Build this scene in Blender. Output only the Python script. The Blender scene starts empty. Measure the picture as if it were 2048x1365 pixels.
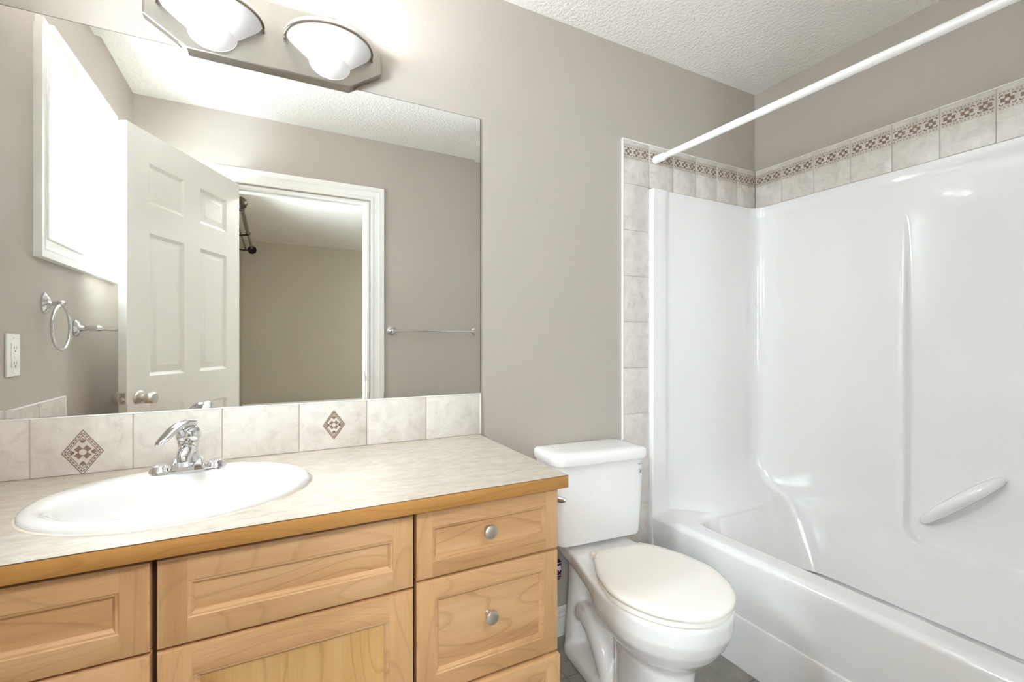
import bpy, bmesh, math, random
from mathutils import Vector, Matrix
PI = math.pi
R = math.radians
random.seed(4)

# ------------------------------------------------------------------ camera, world, exposure
scene = bpy.context.scene
COL = scene.collection
cam_d = bpy.data.cameras.new('camera')
cam_d.sensor_fit = 'HORIZONTAL'
cam_d.sensor_width = 36.0
cam_d.lens = 36.0 * 921.0 / 2048.0
cam_d.clip_start = 0.01
cam = bpy.data.objects.new('camera', cam_d)
COL.objects.link(cam)
CAM_Y, CAM_H = -1.542, 1.167
cam.location = (0.0, CAM_Y, CAM_H)
cam.rotation_euler = (R(90), 0, R(-27.3))
scene.camera = cam

w = bpy.data.worlds.new('daylight')
scene.world = w
w.use_nodes = True
bg = w.node_tree.nodes['Background']
bg.inputs['Color'].default_value = (0.81, 0.905, 1.0, 1)
bg.inputs['Strength'].default_value = 17.0

scene.view_settings.view_transform = 'Standard'
scene.view_settings.look = 'None'
scene.view_settings.gamma = 1.0
scene.view_settings.use_curve_mapping = False
scene.view_settings.exposure = 2.36
scene.cycles.max_bounces = 14
scene.cycles.diffuse_bounces = 8
scene.cycles.glossy_bounces = 6
scene.cycles.transmission_bounces = 8
scene.cycles.transparent_max_bounces = 12
scene.cycles.sample_clamp_indirect = 8.0
scene.cycles.caustics_reflective = True
scene.cycles.blur_glossy = 0.3
BULB_STRENGTH = 42.0
FILL_LAMP_STRENGTH = 22.0  # emission of the added bedroom fill lamp

# ------------------------------------------------------------------ materials
def lin(c):
    return tuple(((v / 255.0) / 12.92 if v / 255.0 <= 0.04045 else ((v / 255.0 + 0.055) / 1.055) ** 2.4) for v in c)

def new_mat(name):
    m = bpy.data.materials.new(name)
    m.use_nodes = True
    nt = m.node_tree
    return m, nt, nt.nodes['Principled BSDF']

def setp(b, **k):
    for kk, v in k.items():
        b.inputs[kk.replace('_', ' ')].default_value = v

def node(nt, typ, **k):
    n = nt.nodes.new(typ)
    for a, v in k.items():
        setattr(n, a, v)
    return n

def plain(name, rgb, rough=0.5, metal=0.0, bump=0.0, bscale=200.0, var=0.0, vscale=20.0, coat=0.0, spec=0.5, bdist=0.004):
    m, nt, b = new_mat(name)
    c = lin(rgb)
    setp(b, Base_Color=(*c, 1), Roughness=rough, Metallic=metal)
    b.inputs['Specular IOR Level'].default_value = spec
    if coat:
        b.inputs['Coat Weight'].default_value = coat
        b.inputs['Coat Roughness'].default_value = 0.04
    tc = node(nt, 'ShaderNodeTexCoord')
    if var:
        n = node(nt, 'ShaderNodeTexNoise')
        n.inputs['Scale'].default_value = vscale
        n.inputs['Detail'].default_value = 6
        nt.links.new(tc.outputs['Object'], n.inputs['Vector'])
        r = node(nt, 'ShaderNodeValToRGB')
        r.color_ramp.elements[0].position = 0.3
        r.color_ramp.elements[1].position = 0.72
        r.color_ramp.elements[0].color = (*[x * (1 - var) for x in c], 1)
        r.color_ramp.elements[1].color = (*[min(1, x * (1 + var)) for x in c], 1)
        nt.links.new(n.outputs['Fac'], r.inputs['Fac'])
        nt.links.new(r.outputs['Color'], b.inputs['Base Color'])
    if bump:
        n2 = node(nt, 'ShaderNodeTexNoise')
        n2.inputs['Scale'].default_value = bscale
        n2.inputs['Detail'].default_value = 4
        nt.links.new(tc.outputs['Object'], n2.inputs['Vector'])
        bp = node(nt, 'ShaderNodeBump')
        bp.inputs['Strength'].default_value = bump
        bp.inputs['Distance'].default_value = bdist
        nt.links.new(n2.outputs['Fac'], bp.inputs['Height'])
        nt.links.new(bp.outputs['Normal'], b.inputs['Normal'])
    return m

def mottled(name, cols, scale, rough, stretch=(1, 1, 1), detail=10, distort=0.6, bump=0.05):
    """Several colours blended by cloudy noise: ceramic, laminate."""
    m, nt, b = new_mat(name)
    tc = node(nt, 'ShaderNodeTexCoord')
    mp = node(nt, 'ShaderNodeMapping')
    mp.inputs['Scale'].default_value = stretch
    nt.links.new(tc.outputs['Object'], mp.inputs['Vector'])
    n = node(nt, 'ShaderNodeTexNoise')
    n.inputs['Scale'].default_value = scale
    n.inputs['Detail'].default_value = detail
    n.inputs['Roughness'].default_value = 0.68
    n.inputs['Distortion'].default_value = distort
    nt.links.new(mp.outputs['Vector'], n.inputs['Vector'])
    r = node(nt, 'ShaderNodeValToRGB')
    e = r.color_ramp.elements
    while len(e) < len(cols):
        e.new(0.5)
    for i, (p, c) in enumerate(cols):
        e[i].position = p
        e[i].color = (*lin(c), 1)
    nt.links.new(n.outputs['Fac'], r.inputs['Fac'])
    nt.links.new(r.outputs['Color'], b.inputs['Base Color'])
    b.inputs['Roughness'].default_value = rough
    if bump:
        bp = node(nt, 'ShaderNodeBump')
        bp.inputs['Strength'].default_value = bump
        bp.inputs['Distance'].default_value = 0.003
        nt.links.new(n.outputs['Fac'], bp.inputs['Height'])
        nt.links.new(bp.outputs['Normal'], b.inputs['Normal'])
    return m

def wood(name, axis, base, light, dark, rough=0.42, figure=1.0):
    """Maple: long soft streaks with faint arching growth lines, grain running along AXIS."""
    m, nt, b = new_mat(name)
    tc = node(nt, 'ShaderNodeTexCoord')
    oi = node(nt, 'ShaderNodeObjectInfo')
    off = node(nt, 'ShaderNodeVectorMath', operation='SCALE')
    off.inputs[0].default_value = (7.3, 3.1, 5.7)
    nt.links.new(oi.outputs['Random'], off.inputs['Scale'])
    ad = node(nt, 'ShaderNodeVectorMath', operation='ADD')
    nt.links.new(tc.outputs['Object'], ad.inputs[0])
    nt.links.new(off.outputs['Vector'], ad.inputs[1])
    def mapped(along, across):
        mp = node(nt, 'ShaderNodeMapping')
        sc = [across, across, across]
        sc['XYZ'.index(axis)] = along
        mp.inputs['Scale'].default_value = sc
        nt.links.new(ad.outputs['Vector'], mp.inputs['Vector'])
        return mp
    m1 = mapped(1.1, 14.0)
    n1 = node(nt, 'ShaderNodeTexNoise')
    n1.inputs['Scale'].default_value = 1.0
    n1.inputs['Detail'].default_value = 5
    n1.inputs['Distortion'].default_value = 0.5
    nt.links.new(m1.outputs['Vector'], n1.inputs['Vector'])
    r1 = node(nt, 'ShaderNodeValToRGB')
    e = r1.color_ramp.elements
    e.new(0.5)
    for i, (p, c) in enumerate(((0.28, dark), (0.5, base), (0.74, light))):
        e[i].position = p
        e[i].color = (*lin(c), 1)
    nt.links.new(n1.outputs['Fac'], r1.inputs['Fac'])
    # growth lines: contour lines of a very stretched smooth noise
    m2 = mapped(1.3, 5.5)
    n2 = node(nt, 'ShaderNodeTexNoise')
    n2.inputs['Scale'].default_value = 1.0
    n2.inputs['Detail'].default_value = 1.0
    n2.inputs['Distortion'].default_value = 0.35
    nt.links.new(m2.outputs['Vector'], n2.inputs['Vector'])
    mu = node(nt, 'ShaderNodeMath', operation='MULTIPLY')
    mu.inputs[1].default_value = 17.0
    nt.links.new(n2.outputs['Fac'], mu.inputs[0])
    fr = node(nt, 'ShaderNodeMath', operation='FRACT')
    nt.links.new(mu.outputs[0], fr.inputs[0])
    r2 = node(nt, 'ShaderNodeValToRGB')
    e = r2.color_ramp.elements
    e[0].position = 0.0
    e[0].color = (0.80, 0.77, 0.72, 1)
    e[1].position = 0.16
    e[1].color = (1, 1, 1, 1)
    e.new(0.93)
    e[2].color = (1, 1, 1, 1)
    e.new(1.0)
    e[3].color = (0.80, 0.77, 0.72, 1)
    nt.links.new(fr.outputs[0], r2.inputs['Fac'])
    # fine pores
    m3 = mapped(9.0, 260.0)
    n3 = node(nt, 'ShaderNodeTexNoise')
    n3.inputs['Scale'].default_value = 1.0
    n3.inputs['Detail'].default_value = 3
    nt.links.new(m3.outputs['Vector'], n3.inputs['Vector'])
    r3 = node(nt, 'ShaderNodeValToRGB')
    r3.color_ramp.elements[0].position = 0.25
    r3.color_ramp.elements[0].color = (0.90, 0.88, 0.85, 1)
    r3.color_ramp.elements[1].position = 0.6
    r3.color_ramp.elements[1].color = (1, 1, 1, 1)
    nt.links.new(n3.outputs['Fac'], r3.inputs['Fac'])
    x1 = node(nt, 'ShaderNodeMixRGB', blend_type='MULTIPLY')
    x1.inputs['Fac'].default_value = 0.55 * figure
    nt.links.new(r1.outputs['Color'], x1.inputs['Color1'])
    nt.links.new(r2.outputs['Color'], x1.inputs['Color2'])
    x2 = node(nt, 'ShaderNodeMixRGB', blend_type='MULTIPLY')
    x2.inputs['Fac'].default_value = 0.7
    nt.links.new(x1.outputs['Color'], x2.inputs['Color1'])
    nt.links.new(r3.outputs['Color'], x2.inputs['Color2'])
    nt.links.new(x2.outputs['Color'], b.inputs['Base Color'])
    b.inputs['Roughness'].default_value = rough
    b.inputs['Specular IOR Level'].default_value = 0.4
    return m

WALL_RGB = (184, 175, 166)
M = {}
M['wall'] = plain('wall_paint', WALL_RGB, 0.62, bump=0.10, bscale=260, spec=0.35)
M['wall_bed'] = plain('bedroom_wall_paint', (184, 177, 158), 0.8, bump=0.35, bscale=160)
M['ceiling'] = plain('stippled_ceiling', (238, 234, 228), 0.9, bump=1.0, bscale=85, bdist=0.006)
M['trim'] = plain('white_trim_paint', (240, 238, 234), 0.35)
M['door'] = plain('white_door_paint', (232, 228, 221), 0.45, bump=0.05, bscale=300)
M['vinyl'] = plain('white_vinyl', (243, 243, 242), 0.3)
M['floor'] = mottled('grey_vinyl_floor', [(0.3, (128, 124, 117)), (0.5, (146, 141, 133)), (0.72, (164, 158, 149))], 9, 0.45)
M['carpet'] = plain('bedroom_carpet', (168, 158, 145), 0.95, bump=0.8, bscale=400)
M['tile'] = mottled('cream_ceramic', [(0.32, (199, 190, 182)), (0.47, (213, 205, 197)), (0.66, (224, 217, 210))], 22, 0.32, bump=0.06)
M['grout'] = plain('grout', (196, 187, 176), 0.85)
M['motif'] = plain('brown_glaze', (138, 114, 98), 0.4, var=0.18, vscale=120)
M['motif_pale'] = plain('pale_glaze', (226, 214, 202), 0.4)
M['edge_trim'] = plain('white_edge_trim', (248, 246, 242), 0.3)
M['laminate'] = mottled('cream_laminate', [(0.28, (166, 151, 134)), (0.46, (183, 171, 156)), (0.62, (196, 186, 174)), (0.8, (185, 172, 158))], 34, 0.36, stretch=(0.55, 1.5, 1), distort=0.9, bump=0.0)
M['seam'] = plain('dark_laminate_seam', (92, 70, 48), 0.6)
M['porcelain'] = plain('white_porcelain', (244, 242, 240), 0.10, coat=0.6)
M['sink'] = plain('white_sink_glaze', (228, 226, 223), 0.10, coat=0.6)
M['seat'] = plain('white_toilet_seat', (246, 240, 232), 0.22)
M['acrylic'] = plain('white_acrylic', (240, 238, 237), 0.11, coat=0.5)
M['rod'] = plain('white_enamel', (244, 243, 240), 0.25)
M['chrome'] = plain('chrome', (222, 222, 224), 0.06, 1.0)
M['nickel'] = plain('satin_nickel', (214, 208, 200), 0.36, 1.0)
M['plate_metal'] = plain('brushed_nickel_plate', (166, 160, 152), 0.34, 1.0)
M['dark_metal'] = plain('dark_bronze', (58, 50, 42), 0.35, 1.0)
M['steel_rod'] = plain('grey_steel', (128, 124, 116), 0.3, 1.0)
M['brown_trim'] = plain('shade_trim_metal', (150, 138, 126), 0.3, 1.0)
M['plastic'] = plain('white_plastic', (246, 243, 238), 0.35)
M['plastic_grey'] = plain('grey_slot', (120, 116, 110), 0.5)
M['black'] = plain('black_mark', (30, 34, 38), 0.5)
M['ink'] = plain('blue_grey_ink', (70, 84, 96), 0.5)
M['purple'] = plain('purple_print', (66, 20, 62), 0.35)
M['white_print'] = plain('white_print', (225, 215, 225), 0.4)
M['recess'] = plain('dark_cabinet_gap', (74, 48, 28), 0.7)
M['hose'] = plain('braided_hose', (150, 150, 150), 0.4, 0.8)
WB, WL, WD = (214, 171, 124), (224, 186, 142), (198, 153, 106)
M['wood_x'] = wood('maple_grain_across', 'X', WB, WL, WD)
M['wood_z'] = wood('maple_grain_upright', 'Z', (215, 172, 124), (225, 188, 142), (201, 157, 110))
M['wood_panel'] = wood('maple_panel_across', 'X', (215, 171, 123), (227, 190, 146), (196, 151, 106), figure=1.5)
M['wood_panel_z'] = wood('maple_veneer_upright', 'Z', (219, 178, 118), (227, 190, 134), (209, 164, 105), figure=1.6)
M['wood_edge'] = wood('maple_counter_edge', 'X', (190, 138, 76), (202, 152, 90), (176, 122, 62), rough=0.35, figure=1.2)

def make_mirror_mat():
    m, nt, b = new_mat('mirror_silver')
    setp(b, Base_Color=(0.93, 0.94, 0.93, 1), Metallic=1.0, Roughness=0.0)
    return m
M['mirror'] = make_mirror_mat()
M['mirror_shadow'] = plain('mirror_shadow_dark', (96, 92, 84), 0.2)  # dark tone standing in for the shadow line beside the mirror

def make_window_glass():
    m, nt, b = new_mat('window_glass')
    nt.nodes.remove(b)
    out = nt.nodes['Material Output']
    t = node(nt, 'ShaderNodeBsdfTransparent')
    t.inputs['Color'].default_value = (0.95, 0.97, 0.96, 1)
    g = node(nt, 'ShaderNodeBsdfGlossy')
    g.inputs['Roughness'].default_value = 0.02
    mx = node(nt, 'ShaderNodeMixShader')
    mx.inputs['Fac'].default_value = 0.06
    nt.links.new(t.outputs[0], mx.inputs[1])
    nt.links.new(g.outputs[0], mx.inputs[2])
    nt.links.new(mx.outputs[0], out.inputs['Surface'])
    return m
M['glass'] = make_window_glass()

def make_shade_glass():
    m, nt, b = new_mat('frosted_ribbed_glass')
    nt.nodes.remove(b)
    out = nt.nodes['Material Output']
    tr = node(nt, 'ShaderNodeBsdfTranslucent')
    tr.inputs['Color'].default_value = (0.032, 0.032, 0.032, 1)
    df = node(nt, 'ShaderNodeBsdfDiffuse')
    df.inputs['Color'].default_value = (0.93, 0.92, 0.90, 1)
    tp = node(nt, 'ShaderNodeBsdfTransparent')
    tp.inputs['Color'].default_value = (0.96, 0.95, 0.93, 1)
    gl = node(nt, 'ShaderNodeBsdfGlossy')
    gl.inputs['Roughness'].default_value = 0.15
    a = node(nt, 'ShaderNodeMixShader')
    a.inputs['Fac'].default_value = 0.5
    nt.links.new(tr.outputs[0], a.inputs[1])
    nt.links.new(df.outputs[0], a.inputs[2])
    c = node(nt, 'ShaderNodeMixShader')
    c.inputs['Fac'].default_value = 0.003
    nt.links.new(a.outputs[0], c.inputs[1])
    nt.links.new(tp.outputs[0], c.inputs[2])
    d = node(nt, 'ShaderNodeMixShader')
    d.inputs['Fac'].default_value = 0.06
    nt.links.new(c.outputs[0], d.inputs[1])
    nt.links.new(gl.outputs[0], d.inputs[2])
    nt.links.new(d.outputs[0], out.inputs['Surface'])
    return m
M['shade'] = make_shade_glass()

def emit(name, col, s):
    m, nt, b = new_mat(name)
    nt.nodes.remove(b)
    e = node(nt, 'ShaderNodeEmission')
    e.inputs['Color'].default_value = (*col, 1)
    e.inputs['Strength'].default_value = s
    nt.links.new(e.outputs[0], nt.nodes['Material Output'].inputs['Surface'])
    return m
M['bulb'] = emit('lit_bulb', (0.98, 0.98, 1.0), BULB_STRENGTH)

# ------------------------------------------------------------------ mesh helpers
def thing(name, label, cat, loc=(0, 0, 0), rotz=0.0, group=None, kind=None):
    o = bpy.data.objects.new(name, None)
    o.empty_display_size = 0.05
    COL.objects.link(o)
    o.location = loc
    o.rotation_euler = (0, 0, rotz)
    tag(o, label, cat, group, kind)
    return o

def tag(o, label, cat, group=None, kind=None):
    o['label'] = label
    o['category'] = cat
    if group:
        o['group'] = group
    if kind:
        o['kind'] = kind
    return o

def world_of(p):
    mtx = Matrix.Identity(4)
    chain = []
    while p is not None:
        chain.append(p)
        p = p.parent
    for q in reversed(chain):
        mtx = mtx @ (Matrix.Translation(q.location) @ q.rotation_euler.to_matrix().to_4x4())
    return mtx

def obj(name, bm, mats, parent=None, smooth=35, local=False, label=None, loc=None):
    """Link BM as one object. Vertices are in room coordinates unless LOCAL."""
    if not isinstance(mats, (list, tuple)):
        mats = [mats]
    bmesh.ops.remove_doubles(bm, verts=bm.verts, dist=1e-6)
    bmesh.ops.recalc_face_normals(bm, faces=bm.faces)
    if parent is not None and not local:
        bm.transform(world_of(parent).inverted())
    elif loc is not None:
        bm.transform(Matrix.Translation(-Vector(loc)))
    if smooth:
        lim = R(smooth)
        for f in bm.faces:
            f.smooth = True
        for e in bm.edges:
            if len(e.link_faces) == 2:
                e.smooth = e.calc_face_angle(0) < lim
            else:
                e.smooth = False
    me = bpy.data.meshes.new(name)
    bm.to_mesh(me)
    bm.free()
    for m in mats:
        me.materials.append(M[m] if isinstance(m, str) else m)
    o = bpy.data.objects.new(name, me)
    COL.objects.link(o)
    if loc is not None and parent is None:
        o.location = loc
    if parent is not None:
        o.parent = parent
    if label:
        o['label'] = label
    return o

def BM():
    return bmesh.new()

def box(bm, x0, x1, y0, y1, z0, z1, bev=0.0, seg=2, mi=0):
    vs = [bm.verts.new((x, y, z)) for x in (x0, x1) for y in (y0, y1) for z in (z0, z1)]
    idx = ((0, 1, 3, 2), (4, 6, 7, 5), (0, 4, 5, 1), (2, 3, 7, 6), (0, 2, 6, 4), (1, 5, 7, 3))
    fs = [bm.faces.new([vs[i] for i in q]) for q in idx]
    for f in fs:
        f.material_index = mi
    bmesh.ops.recalc_face_normals(bm, faces=fs)
    if bev > 0:
        es = list({e for f in fs for e in f.edges})
        r = bmesh.ops.bevel(bm, geom=es, offset=bev, segments=seg, profile=0.5, affect='EDGES', clamp_overlap=True)
        for f in r['faces']:
            f.material_index = mi
    return vs

def loft(bm, rings, close=True, cap0=True, cap1=True, mi=0):
    """Bridge rings (lists of points of one length)."""
    vr = [[bm.verts.new(p) for p in ring] for ring in rings]
    n = len(vr[0])
    for a, b in zip(vr[:-1], vr[1:]):
        for i in range(n if close else n - 1):
            j = (i + 1) % n
            f = bm.faces.new((a[i], a[j], b[j], b[i]))
            f.material_index = mi
    if cap0 and close:
        bm.faces.new(vr[0][::-1]).material_index = mi
    if cap1 and close:
        bm.faces.new(vr[-1]).material_index = mi
    return vr

def frame_of(d):
    d = Vector(d).normalized()
    u = d.orthogonal().normalized()
    return d, u, d.cross(u)

def lathe(bm, prof, org, axis=(0, 0, 1), n=32, cap=True, mi=0, a0=0.0, a1=2 * PI, sx=1.0, sy=1.0, ref=None):
    """prof: (radius, height along AXIS)."""
    d = Vector(axis).normalized()
    if ref is None:
        d, u, v = frame_of(d)
    else:
        u = (Vector(ref) - d * Vector(ref).dot(d)).normalized()
        v = d.cross(u)
    o = Vector(org)
    full = abs(a1 - a0 - 2 * PI) < 1e-6
    k = n if full else n + 1
    rings = []
    for r, h in prof:
        rings.append([o + d * h + u * (r * sx * math.cos(a0 + (a1 - a0) * i / n)) + v * (r * sy * math.sin(a0 + (a1 - a0) * i / n)) for i in range(k)])
    return loft(bm, rings, close=full, cap0=cap and prof[0][0] > 1e-6, cap1=cap and prof[-1][0] > 1e-6, mi=mi)

def tube(bm, pts, rad, n=12, cap=True, mi=0, closed=False, sq=None):
    """Sweep a circle (or ellipse SQ=(a,b)) along PTS; RAD a number or one per point."""
    P = [Vector(p) for p in pts]
    m = len(P)
    rr = rad if isinstance(rad, (list, tuple)) else [rad] * m
    rings = []
    prev_u = None
    for i in range(m):
        if closed:
            d = (P[(i + 1) % m] - P[i - 1]).normalized()
        else:
            d = (P[min(i + 1, m - 1)] - P[max(i - 1, 0)]).normalized()
        if prev_u is None:
            u = d.orthogonal().normalized()
            if sq:
                u = Vector((1, 0, 0)) if abs(d.x) < 0.9 else Vector((0, 0, 1))
                u = (u - d * u.dot(d)).normalized()
        else:
            u = (prev_u - d * prev_u.dot(d)).normalized()
        prev_u = u
        v = d.cross(u)
        a, b = sq if sq else (1, 1)
        rings.append([P[i] + u * (rr[i] * a * math.cos(2 * PI * k / n)) + v * (rr[i] * b * math.sin(2 * PI * k / n)) for k in range(n)])
    if closed:
        rings.append(rings[0])
        return loft(bm, rings, cap0=False, cap1=False, mi=mi)
    return loft(bm, rings, cap0=cap, cap1=cap, mi=mi)

def prism(bm, poly, lo, hi, to3d, bev=0.0, mi=0):
    """Extrude the 2D polygon POLY between LO and HI; TO3D maps (u, v, w) to a point."""
    a = [bm.verts.new(to3d(u, v, lo)) for u, v in poly]
    b = [bm.verts.new(to3d(u, v, hi)) for u, v in poly]
    fs = [bm.faces.new(a[::-1]), bm.faces.new(b)]
    n = len(poly)
    for i in range(n):
        j = (i + 1) % n
        fs.append(bm.faces.new((a[i], a[j], b[j], b[i])))
    for f in fs:
        f.material_index = mi
    if bev:
        es = list(fs[1].edges)
        bmesh.ops.bevel(bm, geom=es, offset=bev, segments=2, profile=0.5, affect='EDGES')

def rrect(cx, cy, hx, hy, r, z, n=8, pw=None):
    """Rounded-rectangle ring, 4*(n+1) points."""
    out = []
    for k, (sx, sy) in enumerate(((1, 1), (-1, 1), (-1, -1), (1, -1))):
        for i in range(n + 1):
            a = PI / 2 * k + PI / 2 * i / n
            out.append(Vector((cx + sx * (hx - r) + r * math.cos(a), cy + sy * (hy - r) + r * math.sin(a), z)))
    return out

def ring_ell(cx, cy, a, b, z, n=64):
    return [Vector((cx + a * math.cos(2 * PI * i / n), cy + b * math.sin(2 * PI * i / n), z)) for i in range(n)]

def sm(t):
    t = max(0.0, min(1.0, t))
    return t * t * (3 - 2 * t)

# ------------------------------------------------------------------ room dimensions
XL, XR, YR, ZC = -0.644, 2.21, -1.462, 2.44
T = 0.12
WIN_Y0, WIN_Y1, WIN_Z0, WIN_Z1 = -1.042, -0.441, 1.505, 2.095     # bathroom window opening
DX0, DX1, DZ = -0.206, 0.532, 2.045                                # doorway
BX0, BX1, BY = -0.36, 2.95, -5.20                                  # bedroom beyond the door
BWY0, BWY1, BWZ0, BWZ1 = -2.65, -2.12, 0.75, 2.08                  # added bedroom window, unseen, lets in fill daylight

def struct(name, bm, m, label, cat, smooth=35):
    return tag(obj(name, bm, m, smooth=smooth), label, cat, kind='structure')

b = BM(); box(b, XL - T, XR + T, 0, T, 0, ZC)
struct('wall_back', b, 'wall', 'taupe painted wall behind the mirror and toilet', 'wall')
b = BM(); box(b, XR, XR + T, YR - T, 0, 0, ZC)
struct('wall_right', b, 'wall', 'taupe painted wall along the bathtub', 'wall')
b = BM()
box(b, XL - T, XL, YR - T, 0, 0, WIN_Z0); box(b, XL - T, XL, YR - T, 0, WIN_Z1, ZC)
box(b, XL - T, XL, WIN_Y1, 0, WIN_Z0, WIN_Z1); box(b, XL - T, XL, YR - T, WIN_Y0, WIN_Z0, WIN_Z1)
struct('wall_left', b, 'wall', 'taupe wall with the small window, seen in the mirror', 'wall')
b = BM()
box(b, XL, DX0, YR - T, YR, 0, ZC); box(b, DX1, XR, YR - T, YR, 0, ZC); box(b, DX0, DX1, YR - T, YR, DZ, ZC)
struct('wall_rear', b, 'wall', 'taupe wall around the doorway, seen in the mirror', 'wall')
b = BM(); box(b, XL - T, XR + T, YR - T, T, ZC, ZC + 0.1)
struct('ceiling', b, 'ceiling', 'white stippled bathroom ceiling', 'ceiling')

# floor: vinyl tiles with fine joints
b = BM()
box(b, XL - T, XR + T, YR - T, T, -0.1, -0.003, mi=1)
ts = 0.305
for i in range(-3, 9):
    for j in range(-5, 2):
        x0, x1 = max(XL, 0.90 + (i - 2) * ts) + 0.0015, min(XR, 0.90 + (i - 1) * ts) - 0.0015
        y0, y1 = max(YR - T, -0.21 + j * ts) + 0.0015, min(0.0, -0.21 + (j + 1) * ts) - 0.0015
        if x1 - x0 > 0.01 and y1 - y0 > 0.01:
            box(b, x0, x1, y0, y1, -0.003, 0.0)
struct('floor', b, ['floor', plain('floor_joint', (112, 107, 100), 0.7)], 'grey vinyl tile floor around the toilet', 'floor')

# bedroom seen through the doorway
b = BM(); box(b, BX0 - T, BX1 + T, BY - T, BY, 0, ZC)
struct('wall_bedroom_back', b, 'wall_bed', 'olive grey bedroom wall seen through the doorway in the mirror', 'wall')
b = BM()
box(b, BX0 - T, BX0, BY, YR - T, 0, BWZ0); box(b, BX0 - T, BX0, BY, YR - T, BWZ1, ZC)
box(b, BX0 - T, BX0, BY, BWY0, BWZ0, BWZ1); box(b, BX0 - T, BX0, BWY1, YR - T, BWZ0, BWZ1)
struct('wall_bedroom_left', b, 'wall_bed', 'bedroom wall carrying the curtain rods and the added window', 'wall')
b = BM(); box(b, BX1, BX1 + T, BY, YR - T, 0, ZC)
box(b, XR + T, BX1 + T, YR - T, YR - T + 0.1, 0, ZC)
struct('wall_bedroom_right', b, 'wall_bed', 'bedroom side wall opposite its added window', 'wall')
b = BM(); box(b, BX0 - T, BX1 + T, BY - T, YR - T, ZC, ZC + 0.1)
struct('ceiling_bedroom', b, 'ceiling', 'white textured bedroom ceiling beyond the door', 'ceiling')
b = BM(); box(b, BX0 - T, BX1 + T, BY - T, YR - T, -0.1, 0)
struct('floor_bedroom', b, 'carpet', 'beige carpet of the bedroom beyond the door', 'floor')

# ------------------------------------------------------------------ moulded casings and baseboards
CAS = [(0.0, 0.0), (0.0, 0.010), (0.006, 0.014), (0.016, 0.014), (0.020, 0.010), (0.030, 0.011), (0.045, 0.015), (0.052, 0.019), (0.058, 0.017), (0.070, 0.019), (0.080, 0.019), (0.082, 0.0)]

def casing(bm, pts, to3d, prof=CAS, k=1.0, closed=False, mi=0):
    """Mitred moulding outside the 2D path PTS (counter-clockwise opening), profile (outward, thickness)."""
    n = len(pts)
    rings = []
    for i in range(n):
        p = Vector(pts[i])
        def nrm(a, c):
            d = (Vector(c) - Vector(a)).normalized()
            return Vector((d.y, -d.x))
        if closed:
            n1, n2 = nrm(pts[i - 1], pts[i]), nrm(pts[i], pts[(i + 1) % n])
        else:
            n1 = nrm(pts[max(i - 1, 0)], pts[max(i - 1, 0) + 1])
            n2 = nrm(pts[min(i, n - 2)], pts[min(i, n - 2) + 1])
        mt = (n1 + n2)
        mt = mt / (1 + n1.dot(n2)) if (1 + n1.dot(n2)) > 1e-6 else n1
        rings.append([Vector(to3d(p.x + mt.x * o * k, p.y + mt.y * o * k, t)) for o, t in prof])
    if closed:
        rings.append(rings[0])
    loft(bm, rings, close=True, cap0=not closed, cap1=not closed, mi=mi)

# door casing on the bathroom side, jamb lining, stop
b = BM()
rv = 0.008
casing(b, [(DX0 - rv, 0.0), (DX0 - rv, DZ + rv), (DX1 + rv, DZ + rv), (DX1 + rv, 0.0)][::-1], lambda u, v, t: (u, YR + t, v))
casing(b, [(DX0 - rv, 0.0), (DX0 - rv, DZ + rv), (DX1 + rv, DZ + rv), (DX1 + rv, 0.0)][::-1], lambda u, v, t: (u, YR - T - t, v))
JT = 0.014
box(b, DX0 - 0.001, DX0 + JT, YR - T, YR, 0, DZ); box(b, DX1 - JT, DX1 + 0.001, YR - T, YR, 0, DZ)
box(b, DX0 + JT, DX1 - JT, YR - T, YR, DZ - JT, DZ + 0.001)
box(b, DX0 + JT, DX0 + JT + 0.010, YR - T + 0.02, YR - 0.042, 0, DZ - JT, 0.002)
box(b, DX1 - JT - 0.010, DX1 - JT, YR - T + 0.02, YR - 0.042, 0, DZ - JT, 0.002)
box(b, DX0 + JT + 0.01, DX1 - JT - 0.01, YR - T + 0.02, YR - 0.042, DZ - JT - 0.010, DZ - JT, 0.002)
trim1 = struct('trim_1', b, 'trim', 'white moulded casing around the open doorway', 'door casing')
b = BM()
box(b, DX1 - JT - 0.0025, DX1 - JT, YR - 0.038, YR - 0.006, 0.91, 0.966, 0.001)
box(b, DX1 - JT - 0.003, DX1 - JT + 0.001, YR - 0.030, YR - 0.014, 0.925, 0.952, mi=1)
obj('strike_plate', b, ['nickel', 'black'], trim1, label='metal strike plate')

# baseboards
BB = [(0, 0), (0.014, 0), (0.014, 0.062), (0.011, 0.070), (0.012, 0.078), (0.008, 0.088), (0.009, 0.096), (0.004, 0.108), (0, 0.110)]
def baseboard(name, a, c, nrm, label):
    b = BM()
    loft(b, [[Vector((q[0] + nrm[0] * t, q[1] + nrm[1] * t, h)) for t, h in BB] for q in (a, c)])
    return struct(name, b, 'trim', label, 'baseboard', smooth=25)
baseboard('baseboard_back', (0.652, 0), (1.318, 0), (0, -1), 'white moulded baseboard behind the toilet')
baseboard('baseboard_rear', (DX1 + 0.092, YR), (1.46, YR), (0, 1), 'white baseboard under the rear towel bar')
baseboard('baseboard_left', (XL, -0.60), (XL, YR), (1, 0), 'white baseboard below the window')
baseboard('baseboard_bedroom', (BX0, BY), (BX1, BY), (0, 1), 'white baseboard of the bedroom back wall')

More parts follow.
